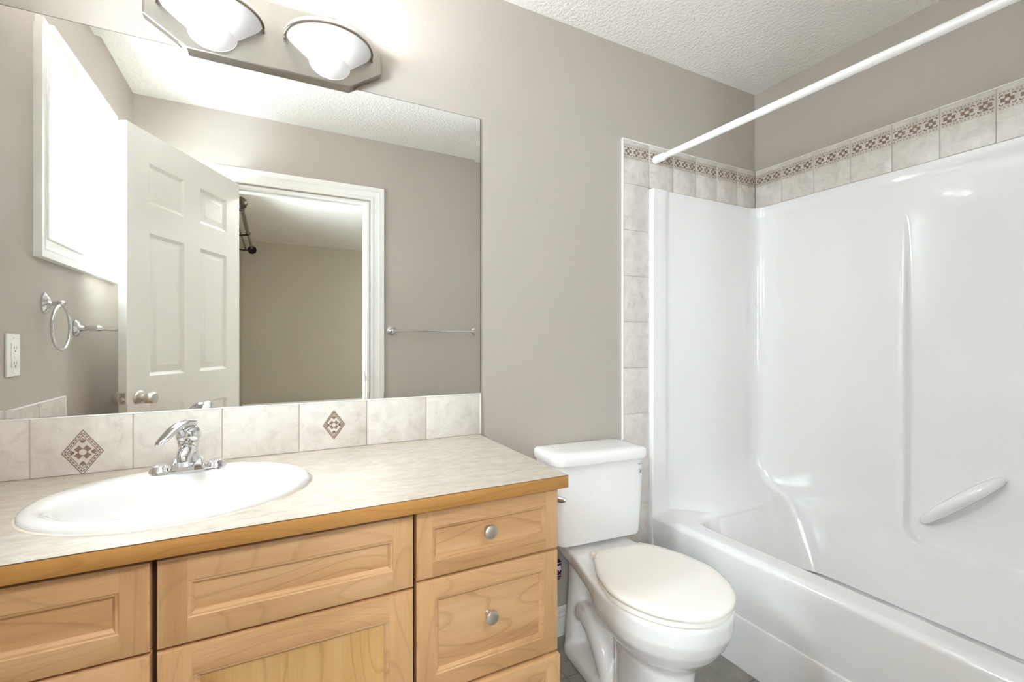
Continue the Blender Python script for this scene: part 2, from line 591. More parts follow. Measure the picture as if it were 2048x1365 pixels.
# ------------------------------------------------------------------ windows
def make_window(name, xin, xout, y0, y1, z0, z1, label, mull=0.5):
    w_ = thing(name, label, 'window', (xin, (y0 + y1) / 2, z0), kind='structure')
    b = BM()
    casing(b, [(y0, z0), (y1, z0), (y1, z1), (y0, z1)], lambda u, v, t: (xin + t, u, v), closed=True)
    obj('casing', b, 'trim', w_)
    b = BM()   # jamb lining
    t = 0.012
    box(b, xout, xin + 0.001, y0, y0 + t, z0, z1); box(b, xout, xin + 0.001, y1 - t, y1, z0, z1)
    box(b, xout, xin + 0.001, y0 + t, y1 - t, z0, z0 + t); box(b, xout, xin + 0.001, y0 + t, y1 - t, z1 - t, z1)
    obj('jamb', b, 'trim', w_)
    y0, y1, z0, z1 = y0 + t, y1 - t, z0 + t, z1 - t
    xf = xout + 0.045
    def rect_frame(bm, ya, yb, za, zb, wd, xa, xb, bev=0.004):
        box(bm, xa, xb, ya, ya + wd, za, zb, bev); box(bm, xa, xb, yb - wd, yb, za, zb, bev)
        box(bm, xa, xb, ya + wd, yb - wd, za, za + wd, bev); box(bm, xa, xb, ya + wd, yb - wd, zb - wd, zb, bev)
    b = BM(); rect_frame(b, y0, y1, z0, z1, 0.045, xout, xf)
    obj('vinyl_frame', b, 'vinyl', w_)
    ym = y0 + (y1 - y0) * mull
    b = BM(); rect_frame(b, y0 + 0.045, ym + 0.02, z0 + 0.045, z1 - 0.045, 0.04, xout + 0.012, xf - 0.008)
    s1 = obj('sash', b, 'vinyl', w_)
    b = BM(); box(b, xout + 0.022, xout + 0.026, y0 + 0.08, ym - 0.015, z0 + 0.08, z1 - 0.08)
    obj('pane', b, 'glass', s1)
    b = BM(); rect_frame(b, ym - 0.02, y1 - 0.045, z0 + 0.045, z1 - 0.045, 0.03, xout + 0.002, xf - 0.022)
    s2 = obj('sash', b, 'vinyl', w_)
    b = BM(); box(b, xout + 0.010, xout + 0.014, ym + 0.005, y1 - 0.07, z0 + 0.07, z1 - 0.07)
    obj('pane', b, 'glass', s2)
    return w_
make_window('window_1', XL, XL - T, WIN_Y0, WIN_Y1, WIN_Z0, WIN_Z1, 'small white framed window on the left wall, seen in the mirror')
make_window('fill_window', BX0, BX0 - T, BWY0, BWY1, BWZ0, BWZ1, 'added bedroom window near the doorway, unseen, for fill daylight')  # added out of view so daylight reaches tub and toilet

# daylight portals only guide sky light through the bathroom window and the added bedroom one
def portal(name, x, y0, y1, z0, z1):
    l = bpy.data.lights.new(name, 'AREA')
    l.shape = 'RECTANGLE'
    l.size, l.size_y = (z1 - z0), (y1 - y0)
    l.cycles.is_portal = True
    o = bpy.data.objects.new(name, l)
    COL.objects.link(o)
    o.location = (x, (y0 + y1) / 2, (z0 + z1) / 2)
    o.rotation_euler = (0, R(-90), 0)
portal('bathroom_window_portal', XL - T - 0.02, WIN_Y0, WIN_Y1, WIN_Z0, WIN_Z1)
portal('fill_window_portal', BX0 - T - 0.02, BWY0, BWY1, BWZ0, BWZ1)

# ------------------------------------------------------------------ curtain rods in the bedroom
b_t = thing('curtain_rod', 'dark double curtain rod with ball finials beyond the doorway', 'curtain rod', (BX0, -3.46, 2.2))
RX, RZ = -0.225, 2.20
b = BM()
tube(b, [(RX, -2.50, RZ), (RX, -3.55, RZ)], 0.016)
tube(b, [(RX, -3.55, RZ), (RX, -4.42, RZ)], 0.012)
obj('front_pole', b, 'steel_rod', b_t)
b = BM()
tube(b, [(RX - 0.06, -2.55, RZ - 0.01), (RX - 0.06, -4.40, RZ - 0.01)], 0.008)
obj('rear_pole', b, 'steel_rod', b_t)
for yy in (-2.50, -4.42):
    s = 1 if yy > -3 else -1
    b = BM()
    lathe(b, [(0.012, -0.01), (0.022, 0.0), (0.020, 0.008), (0.036, 0.022), (0.045, 0.042), (0.040, 0.062), (0.022, 0.076), (0.0, 0.080)], (RX, yy, RZ), (0, s, 0), n=18)
    for k in range(9):
        a = 2 * PI * k / 9
        lathe(b, [(0.0, -0.008), (0.008, 0.0), (0.0, 0.008)], (RX + 0.042 * math.cos(a), yy + s * 0.042, RZ + 0.042 * math.sin(a)), n=8)
    obj('finial', b, 'dark_metal', b_t)
for yy in (-2.62, -3.55, -4.36):
    b = BM()
    lathe(b, [(0.026, 0), (0.026, 0.004), (0.012, 0.010)], (BX0, yy, RZ - 0.02), (1, 0, 0), n=16)
    tube(b, [(BX0 + 0.004, yy, RZ - 0.02), (BX0 + 0.06, yy, RZ - 0.026), (RX, yy, RZ - 0.016)], 0.007, n=8)
    tube(b, [(RX + 0.017 * math.cos(a), yy, RZ + 0.017 * math.sin(a)) for a in [2 * PI * i / 12 for i in range(12)]], 0.004, n=6, closed=True)
    obj('bracket', b, 'dark_metal', b_t)

# ------------------------------------------------------------------ open six-panel door
DW, DH, DTH = 0.745, 2.032, 0.035
ang = R(117.5)
dv = Vector((math.cos(ang), math.sin(ang)))
hinge = Vector((-0.174, -1.445))          # visible-face corner at the hinge side
door = thing('door_1', 'open white six panel door seen in the mirror', 'door', (hinge.x, hinge.y, 0.008), ang, kind='structure')
# local: x along the leaf from the hinge, y = thickness (visible face at y=0 side facing -y)
def door_face(bm, y, s):
    xs = [(0.112, 0.318), (0.427, 0.633)]
    zs = [(0.235, 0.862), (1.012, 1.612), (1.735, 1.905)]
    gx = sorted({0.0, DW, *[v for p in xs for v in p]})
    gz = sorted({0.0, DH, *[v for p in zs for v in p]})
    for i in range(len(gx) - 1):
        for j in range(len(gz) - 1):
            x0, x1, z0, z1 = gx[i], gx[i + 1], gz[j], gz[j + 1]
            if (x0, x1) in xs and (z0, z1) in zs:
                rings = []
                for ins, dep in ((0, 0), (0.006, 0.004), (0.014, 0.009), (0.018, 0.009), (0.040, 0.003), (0.043, 0.003)):
                    rings.append([(x0 + ins, y + s * dep, z0 + ins), (x1 - ins, y + s * dep, z0 + ins), (x1 - ins, y + s * dep, z1 - ins), (x0 + ins, y + s * dep, z1 - ins)])
                loft(bm, rings, cap0=False, cap1=True)
            else:
                bm.faces.new([bm.verts.new(p) for p in ((x0, y, z0), (x1, y, z0), (x1, y, z1), (x0, y, z1))])
b = BM()
door_face(b, 0.0, 1); door_face(b, DTH, -1)
for q in (((0, 0, 0), (0, DTH, 0), (0, DTH, DH), (0, 0, DH)), ((DW, 0, 0), (DW, DTH, 0), (DW, DTH, DH), (DW, 0, DH)), ((0, 0, DH), (DW, 0, DH), (DW, DTH, DH), (0, DTH, DH)), ((0, 0, 0), (DW, 0, 0), (DW, DTH, 0), (0, DTH, 0))):
    b.faces.new([b.verts.new(p) for p in q])
obj('door_leaf', b, 'door', door, smooth=20, local=True)
KZ = 0.925
for s, y0 in ((-1, 0.0), (1, DTH)):
    b = BM()
    lathe(b, [(0.032, 0.0), (0.032, 0.003), (0.028, 0.008), (0.014, 0.012), (0.0125, 0.022), (0.015, 0.030), (0.026, 0.036), (0.0285, 0.046), (0.027, 0.056), (0.020, 0.064), (0.0, 0.066)], (DW - 0.062, y0, KZ), (0, s, 0), n=32)
    obj('door_knob', b, 'nickel', door, local=True, label='round satin nickel knob')
b = BM()
box(b, DW, DW + 0.0015, 0.005, 0.030, KZ - 0.028, KZ + 0.028)
lathe(b, [(0.011, 0), (0.011, 0.003), (0.008, 0.011), (0.0, 0.012)], (DW, DTH / 2, KZ), (1, 0, 0), n=20)
obj('latch', b, 'nickel', door, local=True)
for hz in (0.22, 1.10, 1.82):
    b = BM()
    tube(b, [(-0.004, DTH + 0.004, hz - 0.045), (-0.004, DTH + 0.004, hz + 0.045)], 0.006, n=12)
    box(b, -0.0015, 0.0, 0.004, DTH, hz - 0.044, hz + 0.044)
    obj('hinge', b, 'dark_metal', door, local=True)

# ------------------------------------------------------------------ flat glaze motifs
class Flat:
    """Thin glaze shapes on a tile face: a local (u, v) plane lifted H off the face."""
    def __init__(self, bm, o, u, v, h=0.0005):
        self.bm, self.o, self.u, self.v = bm, Vector(o), Vector(u), Vector(v)
        self.n = self.u.cross(self.v).normalized()
        self.h = h
    def P(self, p, h=None):
        return self.o + self.u * p[0] + self.v * p[1] + self.n * (self.h if h is None else h)
    def poly(self, pts, mi=0, h=None):
        f = self.bm.faces.new([self.bm.verts.new(self.P(p, h)) for p in pts])
        f.material_index = mi
    def strip(self, a, c, w_, mi=0):
        a, c = Vector(a), Vector(c)
        d = (c - a).normalized()
        nn = Vector((-d.y, d.x)) * w_ / 2
        self.poly([a - nn, c - nn, c + nn, a + nn], mi)
    def ell(self, c, a, b2, rot=0, mi=0, n=10, h=None):
        self.poly([(c[0] + a * math.cos(t) * math.cos(rot) - b2 * math.sin(t) * math.sin(rot), c[1] + a * math.cos(t) * math.sin(rot) + b2 * math.sin(t) * math.cos(rot)) for t in [2 * PI * i / n for i in range(n)]], mi, h)
    def flower(self, c, rad, rot=0.0, mi=0, inner=0.34):
        """Four two-pointed petals round a pale disc."""
        prof = [(-45, .46), (-33, .62), (-22, 1.0), (-9, .94), (0, .88), (9, .94), (22, 1.0), (33, .62), (45, .46)]
        for k in range(4):
            out = [(math.radians(a) + rot + k * PI / 2, q) for a, q in prof]
            for (a1, q1), (a2, q2) in zip(out[:-1], out[1:]):
                self.poly([(c[0] + rad * inner * math.cos(a1), c[1] + rad * inner * math.sin(a1)), (c[0] + rad * q1 * math.cos(a1), c[1] + rad * q1 * math.sin(a1)),
                           (c[0] + rad * q2 * math.cos(a2), c[1] + rad * q2 * math.sin(a2)), (c[0] + rad * inner * math.cos(a2), c[1] + rad * inner * math.sin(a2))], mi)

def diamond(bm, o, u, v, r=0.058):
    F = Flat(bm, o, u, v)
    ou = [(r * 0.72, 0), (0, r), (-r * 0.72, 0), (0, -r)]
    for sc, wd in ((1.0, 0.0020), (0.76, 0.0016)):
        for i in range(4):
            a, c = Vector(ou[i]) * sc, Vector(ou[(i + 1) % 4]) * sc
            F.strip(a, c, wd)
    for i in range(4):
        a, c = Vector(ou[i]) * 0.88, Vector(ou[(i + 1) % 4]) * 0.88
        d = math.atan2((c - a).y, (c - a).x)
        for k in range(7):
            p = a.lerp(c, (k + 0.5) / 7)
            F.ell(p, 0.0034, 0.0017, d)
    F.flower((0, 0), r * 0.34, PI / 4, inner=0.40)
    for k in range(4):
        a = k * PI / 2
        q = 0.50 if k % 2 else 0.37
        for s in (-1, 1):
            F.ell((r * q * math.cos(a) - s * 0.0028 * math.sin(a), r * q * math.sin(a) + s * 0.0028 * math.cos(a)), 0.0055, 0.0021, a + s * 0.5)
        F.ell((r * (q + .06) * math.cos(a), r * (q + .06) * math.sin(a)), 0.0048, 0.0014, a)

def border(bm, o, u, v, wd):
    """One tile's patterned band: WD wide, v measured down from the tile's top."""
    F = Flat(bm, o, u, v)
    m_ = 0.004
    top, bot = -0.0205, -0.080
    for z in (top, top - 0.0085, bot, bot + 0.0085):
        F.strip((m_, z), (wd - m_, z), 0.0008)
    n = 14
    for k in range(n):
        x = m_ + (wd - 2 * m_) * (k + 0.5) / n
        for z in (top - 0.0043, bot + 0.0043):
            F.poly([(x - 0.0028, z - 0.0016), (x + 0.0016, z - 0.0016), (x + 0.0028, z + 0.0016), (x - 0.0016, z + 0.0016)])
    zc = (top + bot) / 2
    for k in range(3):
        x = wd * (0.18 + 0.32 * k)
        F.flower((x, zc), 0.0185, 0.0, inner=0.33)
        for s in (-1, 1):
            for q in (-1, 1):
                F.ell((x + s * 0.0185, zc + q * 0.0150), 0.0052, 0.0024, s * q * -0.8, n=7)
                F.ell((x + s * 0.0125, zc + q * 0.0165), 0.0034, 0.0018, s * q * 0.9, n=7)

# ------------------------------------------------------------------ wall tiles round the bathtub
TT = 0.008
ZT0, ZT1 = 1.846, 2.036
TX = [1.3285, 1.476, 1.623, 1.769, 1.915, 2.064, 2.202]
TY = [-0.147, -0.297, -0.449, -0.599, -0.749, -0.900, -1.051, -1.202, -1.353, YR + 0.001]
g = 0.0013
tiles = thing('wall_tiling', 'cream tile column and patterned tile row on the wall behind the toilet', 'wall tiles', (1.326, 0, 0))
b = BM()
box(b, 1.327, XR - 0.0005, -0.0055, -0.0002, ZT0, ZT1, mi=1)
box(b, 1.327, 1.4735, -0.0055, -0.0002, 0.0, ZT0, mi=1)
for i in range(6):
    box(b, TX[i] + g, TX[i + 1] - g, -TT, -0.0005, ZT0 + g, ZT1 - 0.002, 0.0009)
z = ZT0
while z > 0.05:
    z0 = max(z - 0.199, 0.002)
    box(b, TX[0] + g, TX[1] - g - 0.0015, -TT, -0.0005, z0 + g, z - g, 0.0009)
    z -= 0.199
obj('tiles', b, ['tile', 'grout'], tiles)
b = BM()
for i in range(6):
    border(b, (TX[i], -TT, ZT1), (1, 0, 0), (0, 0, 1), TX[i + 1] - TX[i])
obj('border_pattern', b, 'motif', tiles, smooth=0, label='brown flower and dash border')
b = BM()
box(b, 1.3240, 1.3280, -TT - 0.002, -0.0002, 0.0, ZT1 + 0.002, 0.0008)
box(b, 1.3280, XR - 0.009, -TT - 0.001, -0.0002, ZT1 - 0.001, ZT1 + 0.002, 0.0006)
obj('edge_strip', b, 'edge_trim', tiles, label='thin white edge strip')

tiles2 = thing('wall_tiling', 'cream tile row with patterned border on the wall above the long bath side', 'wall tiles', (XR, 0, ZT0))
b = BM()
box(b, XR - 0.0055, XR - 0.0002, YR + 0.001, -0.0085, ZT0, ZT1, mi=1)
ys = [-0.0088] + TY
for i in range(len(ys) - 1):
    box(b, XR - TT, XR - 0.0005, ys[i + 1] + g, ys[i] - g, ZT0 + g, ZT1 - 0.002, 0.0009)
obj('tiles', b, ['tile', 'grout'], tiles2)
b = BM()
for i in range(len(ys) - 1):
    border(b, (XR - TT, ys[i], ZT1), (0, -1, 0), (0, 0, 1), ys[i] - ys[i + 1])
obj('border_pattern', b, 'motif', tiles2, smooth=0, label='brown flower and dash border')
b = BM()
box(b, XR - TT - 0.001, XR - 0.0002, YR + 0.001, -0.0095, ZT1 - 0.001, ZT1 + 0.002, 0.0006)
obj('edge_strip', b, 'edge_trim', tiles2, label='thin white edge strip')

# ------------------------------------------------------------------ one-piece bathtub and surround
tub = thing('bathtub', 'glossy white one piece bathtub with moulded wall surround', 'bathtub', (1.85, -0.73, 0))
TX0 = 1.476
RIM = 0.407
ZS = 1.838
# wall surround: at every height a rounded plan outline, flaring into deck and basin at the bottom
FX = 0.030                      # flange stands off the wall
def sdist(px, py, x0, y0, x1, y1, r):
    """signed distance to a rounded rectangle (negative inside)."""
    cx, cy, hx, hy = (x0 + x1) / 2, (y0 + y1) / 2, (x1 - x0) / 2 - r, (y1 - y0) / 2 - r
    qx, qy = abs(px - cx) - hx, abs(py - cy) - hy
    return math.hypot(max(qx, 0), max(qy, 0)) + min(max(qx, qy), 0) - r
XFL = [TX0 + 0.004, TX0 + 0.02, 1.52, 1.548, 1.556, 1.564, 1.572, 1.580, 1.590, 1.60]
NB, NC = 14, 14
ylist = []
y_ = -0.47
while y_ > YR + 0.47:
    ylist.append(y_)
    y_ -= 0.005 if -0.74 < y_ < -0.60 else 0.02
def outline(z):
    t = max(0.0, (RIM + 0.20 - z) / 0.20)
    below = max(0.0, RIM - z)
    lip = 0.003 * sm((z - (ZS - 0.045)) / 0.02)
    dE = 0.022 + lip + 0.113 * min(t, 1.0) ** 2.4 + 0.55 * below
    dR = 0.028 + lip + 0.012 * min(t, 1.0) ** 2.0 + 0.28 * below
    r = 0.055 + 0.085 * min(t * 0.8, 1.0) ** 1.5
    def endoff(x):
        base = FX - 0.007 * sm((x - 1.548) / 0.034) + lip
        return base + (dE - 0.023 - lip) * sm((x - 1.585) / 0.17)
    def recess(y):
        sd = sdist(y, z, -1.40, RIM - 0.018, -0.645, 2.60, 0.075)
        taper = 1.0 - sm((z - 1.35) / 0.40)
        return (0.016 * sm(-sd / 0.020) - 0.004 * math.exp(-(sd / 0.012) ** 2)) * taper
    xr = XR - dR
    def half_run():
        out = [(x, endoff(x)) for x in XFL]
        out += [(1.60 + (xr - r - 1.60) * k / NB, endoff(1.60 + (xr - r - 1.60) * k / NB)) for k in range(1, NB + 1)]
        off = endoff(xr - r)
        out += [(xr - r + r * math.sin(PI / 2 * k / NC), off + r - r * math.cos(PI / 2 * k / NC)) for k in range(1, NC)]
        ye = off + r
        out += [(xr, ye + (0.46 - ye) * k / 14) for k in range(15)]
        return out
    h = half_run()
    row = [Vector((x, -d, z)) for x, d in h]
    row += [Vector((xr + recess(y), y, z)) for y in ylist]
    row += [Vector((x, YR + d, z)) for x, d in h[::-1]]
    return row
zl = [0.16, 0.20, 0.25, 0.30, 0.34, 0.36, 0.375, 0.385]
z = 0.392
while z < ZS - 0.06:
    zl.append(z)
    z += 0.006 if (z < 0.50) else (0.012 if z < 0.62 else 0.022)
zl += [ZS - 0.055, ZS - 0.045, ZS - 0.035, ZS - 0.025, ZS - 0.012, ZS - 0.003, ZS]
b = BM()
rows = []
for zi, z in enumerate(zl):
    row = outline(z)
    # return edges onto the wall at both free ends
    row = [Vector((TX0, -0.001, z)), Vector((TX0, -FX + 0.004, z))] + row + [Vector((TX0, YR + FX - 0.004, z)), Vector((TX0, YR + 0.001, z))]
    rows.append(row)
top = []
for v in rows[-1]:
    top.append(Vector((min(max(v.x, TX0), XR - 0.001) if v.x < 2.10 else XR - 0.001, -0.001 if v.y > -0.10 else (YR + 0.001 if v.y < YR + 0.10 else v.y), ZS + 0.002)))
rows.append(top)
loft(b, rows, close=False)
obj('wall_surround', b, 'acrylic', tub, smooth=40)

# tub: apron, rim and basin as one loft of rounded rectangles
def ring_of(x0, x1, y0, y1, r, z, n=10):
    return rrect((x0 + x1) / 2, (y0 + y1) / 2, (x1 - x0) / 2, (y1 - y0) / 2, r, z, n)
XB, Y0, Y1 = XR - 0.002, YR + 0.002, -0.002
rings = [ring_of(TX0, XB, Y0, Y1, 0.002, 0.0), ring_of(TX0, XB, Y0, Y1, 0.002, 0.1745), ring_of(TX0 + 0.0006, XB, Y0, Y1, 0.002, 0.1775),
         ring_of(TX0 + 0.003, XB, Y0, Y1, 0.002, 0.180), ring_of(TX0 + 0.006, XB, Y0, Y1, 0.002, 0.182), ring_of(TX0 + 0.006, XB, Y0, Y1, 0.002, 0.20),
         ring_of(TX0 + 0.003, XB, Y0, Y1, 0.002, 0.32)]
for k in range(0, 9):
    a = PI / 2 * k / 8
    rr = 0.024
    rings.append(ring_of(TX0 + rr - rr * math.cos(a), XB, Y0, Y1, 0.002, RIM - rr + rr * math.sin(a)))
ix0, ix1, iy0, iy1 = TX0 + 0.098, XR - 0.018, YR + 0.135, -0.135
rings.append(ring_of(TX0 + 0.05, XB - 0.01, Y0 + 0.04, Y1 - 0.04, 0.03, RIM - 0.001))
rings.append(ring_of(ix0 - 0.012, ix1, iy0 - 0.012, iy1 + 0.012, 0.10, RIM - 0.002))
for k in range(1, 8):
    a = PI / 2 * k / 7
    rr = 0.028
    e = rr * math.sin(a)
    rings.append(ring_of(ix0 - 0.012 + e, ix1 - e * 0.2, iy0 - 0.012 + e, iy1 + 0.012 - e, 0.11, RIM - 0.002 - rr * (1 - math.cos(a))))
for zz, e in ((0.32, 0.026), (0.24, 0.038), (0.17, 0.052), (0.13, 0.068), (0.105, 0.095), (0.095, 0.13)):
    rings.append(ring_of(ix0 + e, ix1 - 0.01 - e * 0.7, iy0 + e * 1.5, iy1 - e * 1.5, 0.12, zz))
b = BM()
loft(b, rings, cap0=True, cap1=True)
obj('tub_body', b, 'acrylic', tub, smooth=30)
# moulded grab bar on the long wall
b = BM()
pA, pB = Vector((XR - 0.012, -0.700, 0.478)), Vector((XR - 0.012, -0.924, 0.700))
pts, rad = [], []
for k in range(0, 21):
    t = k / 20
    p = pA.lerp(pB, t)
    bow = math.sin(PI * t) ** 0.55
    pts.append(Vector((p.x - 0.004 - 0.046 * bow, p.y, p.z)))
    rad.append(0.008 + (0.013 + 0.003 * t) * math.sin(PI * t) ** 0.4)
tube(b, pts, rad, n=14)
obj('grab_bar', b, 'acrylic', tub, smooth=50)
# drain and overflow inside the basin
b = BM()
lathe(b, [(0.0, 0.099), (0.028, 0.099), (0.034, 0.097), (0.036, 0.095)], (1.83, YR + 0.42, 0.0), n=24, cap=False)
obj('drain', b, 'chrome', tub)

# ------------------------------------------------------------------ shower curtain rod
rod = thing('shower_rod', 'straight white shower curtain rod above the bathtub', 'shower rod', (1.512, 0, 1.975))
ra, rb_ = Vector((1.512, -0.0085, 1.975)), Vector((1.546, YR, 1.972))
dr = (rb_ - ra).normalized()
b = BM(); tube(b, [ra + dr * 0.05, ra.lerp(rb_, 0.52)], 0.0120, n=24)
obj('inner_tube', b, 'rod', rod)
b = BM(); tube(b, [ra + dr * 0.085, rb_ - dr * 0.05], 0.0138, n=24)
obj('outer_tube', b, 'rod', rod)
for p, d in ((ra, dr), (rb_, -dr)):
    b = BM()
    lathe(b, [(0.0175, 0.0), (0.0185, 0.004), (0.0172, 0.030), (0.0165, 0.050), (0.0150, 0.053), (0.0120, 0.053)], p, d, n=24)
    obj('end_cap', b, 'rod', rod)

# ------------------------------------------------------------------ vanity mirror
mir = thing('vanity_mirror', 'large frameless mirror above the vanity backsplash', 'mirror', (0.02, 0, 0.98))
mx0, mx1, mz0, mz1 = -0.628, 0.663, 0.9795, 1.971
b = BM()
yb_, yf_ = -0.001, -0.0055
bw, bd = 0.021, 0.0005
loft(b, [[(x, y, z) for x, z in ((mx0 + i, mz0 + i), (mx1 - i, mz0 + i), (mx1 - i, mz1 - i), (mx0 + i, mz1 - i))] for i, y in ((0, yf_ + bd), (bw, yf_))], cap0=False, cap1=True)
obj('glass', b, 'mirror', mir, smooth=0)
b = BM()  # mirror back, oversized so its dark colour draws the edge shadow
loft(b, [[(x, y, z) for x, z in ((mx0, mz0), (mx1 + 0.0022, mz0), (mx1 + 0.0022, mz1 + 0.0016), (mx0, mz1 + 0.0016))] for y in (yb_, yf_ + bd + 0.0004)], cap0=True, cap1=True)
obj('shadow_backing', b, 'mirror_shadow', mir, smooth=0)

# ------------------------------------------------------------------ backsplash
bs = thing('backsplash', 'low cream tile backsplash with two diamond motifs under the mirror', 'backsplash', (0, 0, 0.83))
BSX = [-0.644 + 0.0095, -0.529, -0.330, -0.131, 0.067, 0.265, 0.461, 0.661]
b = BM()
box(b, XL + 0.0085, 0.662, -0.006, -0.0003, 0.8302, 0.9765, mi=1)
for i in range(7):
    box(b, BSX[i] + g, BSX[i + 1] - g, -0.0085, -0.0005, 0.8315, 0.976, 0.0010)
obj('tiles', b, ['tile', 'grout'], bs)
for cx, cz, r_ in ((-0.4305, 0.8855, 0.056), (0.1655, 0.905, 0.045)):
    b = BM(); diamond(b, (cx, -0.0085, cz), (1, 0, 0), (0, 0, 1), r_)
    obj('diamond_motif', b, 'motif', bs, smooth=0, label='brown diamond with flower')
b = BM()
box(b, XL + 0.009, 0.6635, -0.0098, -0.0003, 0.9758, 0.9786, 0.0006)
box(b, 0.6610, 0.6635, -0.0098, -0.0003, 0.8302, 0.9758, 0.0006)
obj('edge_strip', b, 'edge_trim', bs, label='thin white edge strip')
ss = thing('side_splash', 'cream tile side splash on the left wall beside the vanity', 'backsplash', (XL, -0.29, 0.83))
b = BM()
box(b, XL + 0.0003, XL + 0.006, -0.573, -0.0002, 0.8302, 0.9765, mi=1)
sy = [-0.0005, -0.173, -0.373, -0.573]
for i in range(3):
    box(b, XL + 0.0005, XL + 0.0085, sy[i + 1] + g, sy[i] - g, 0.8315, 0.976, 0.0010)
obj('tiles', b, ['tile', 'grout'], ss)
b = BM()
box(b, XL + 0.0003, XL + 0.0098, -0.576, -0.010, 0.9758, 0.9790, 0.0006)
box(b, XL + 0.0003, XL + 0.0098, -0.576, -0.573, 0.8302, 0.9758, 0.0006)
obj('edge_strip', b, 'edge_trim', ss, label='thin white edge strip')

# ------------------------------------------------------------------ countertop with sink cut-out
CX0, CX1, CY0, CZ0, CZ1 = XL + 0.0005, 0.6575, -0.560, 0.798, 0.8302
SX, SY, SA, SB = -0.180, -0.305, 0.258, 0.208
ct = thing('countertop', 'cream mottled laminate countertop with maple front edge', 'countertop', (0, -0.28, CZ0))
def hole_slab(bm, x0, x1, y0, y1, z0, z1, cx, cy, a, bb, n=96):
    angs = sorted({2 * PI * i / n for i in range(n)} | {math.atan2(y - cy, x - cx) % (2 * PI) for x in (x0, x1) for y in (y0, y1)})
    def outer(t):
        c_, s_ = math.cos(t), math.sin(t)
        k = min(((x1 - cx) / c_ if c_ > 1e-9 else 1e9), ((x0 - cx) / c_ if c_ < -1e-9 else 1e9), ((y1 - cy) / s_ if s_ > 1e-9 else 1e9), ((y0 - cy) / s_ if s_ < -1e-9 else 1e9))
        return cx + c_ * k, cy + s_ * k
    O = [outer(t) for t in angs]
    I = [(cx + a * math.cos(t), cy + bb * math.sin(t)) for t in angs]
    rings = [[Vector((x, y, z)) for x, y in L] for L, z in ((O, z0), (O, z1), (I, z1), (I, z0), (O, z0))]
    loft(bm, rings, cap0=False, cap1=False)
b = BM()
hole_slab(b, CX0, CX1 - 0.001, CY0, -0.0005, CZ0 + 0.012, CZ1, SX, SY, SA - 0.018, SB - 0.018)
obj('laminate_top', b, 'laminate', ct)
b = BM()
box(b, CX0, CX1 + 0.0005, CY0 - 0.018, CY0 - 0.0002, CZ0, CZ1 - 0.0012, 0.002)
obj('wood_edge', b, 'wood_edge', ct, label='orange maple edge band')
b = BM()
box(b, CX1 - 0.016, CX1, CY0, -0.0005, CZ0, CZ1 - 0.0012, 0.001)
obj('side_edge', b, 'wood_edge', ct)
b = BM()
box(b, CX0, CX1 + 0.0002, CY0 - 0.0178, CY0 + 0.001, CZ1 - 0.0014, CZ1 - 0.0004)
obj('edge_seam', b, 'seam', ct)
b = BM()
box(b, CX0, CX1, CY0 - 0.0174, CY0 + 0.002, CZ1 - 0.0006, CZ1 + 0.00005)
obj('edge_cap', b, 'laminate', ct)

# ------------------------------------------------------------------ sink
sink = thing('sink', 'white oval drop in sink in the countertop', 'sink', (SX, SY, CZ1))
b = BM()
def E(a, bb, z, cy=SY):
    return ring_ell(SX, cy, a, bb, z, 72)
bcy = SY - 0.030
zt = CZ1 + 0.0165
rings = [E(SA - 0.045, SB - 0.045, CZ1 - 0.02), E(SA - 0.030, SB - 0.030, CZ1 + 0.0008), E(SA - 0.004, SB - 0.004, CZ1 + 0.0008), E(SA, SB, CZ1 + 0.002), E(SA, SB, CZ1 + 0.006),
         E(SA - 0.003, SB - 0.003, CZ1 + 0.011), E(SA - 0.009, SB - 0.009, CZ1 + 0.015), E(SA - 0.018, SB - 0.018, zt)]
rings += [E(0.222, 0.150, zt - 0.001, bcy - 0.002), E(0.213, 0.142, zt - 0.004, bcy - 0.002), E(0.206, 0.136, zt - 0.011, bcy - 0.002), E(0.201, 0.131, zt - 0.024, bcy - 0.001)]
for k in range(1, 12):
    t = k / 11
    q = math.cos(PI / 2 * t) ** 0.62
    rings.append(E(max(0.024, 0.198 * q), max(0.024, 0.128 * q), zt - 0.028 - 0.112 * math.sin(PI / 2 * t) ** 0.9, bcy))
loft(b, rings, cap0=False, cap1=False)
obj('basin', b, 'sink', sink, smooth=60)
b = BM()
lathe(b, [(0.0, 0.004), (0.016, 0.004), (0.022, 0.002), (0.027, -0.001)], (SX, bcy, zt - 0.140), n=28, cap=False)
obj('drain', b, 'chrome', sink)
b = BM()
rings = [ring_ell(SX, SY, SA + q, SB + q, z, 96) for q, z in ((-0.004, CZ1 + 0.004), (0.0035, CZ1 + 0.0002))]
loft(b, rings, cap0=False, cap1=False)
obj('caulk', b, plain('sink_caulk', (214, 204, 188), 0.7, var=0.25, vscale=18), sink, label='worn caulk line')

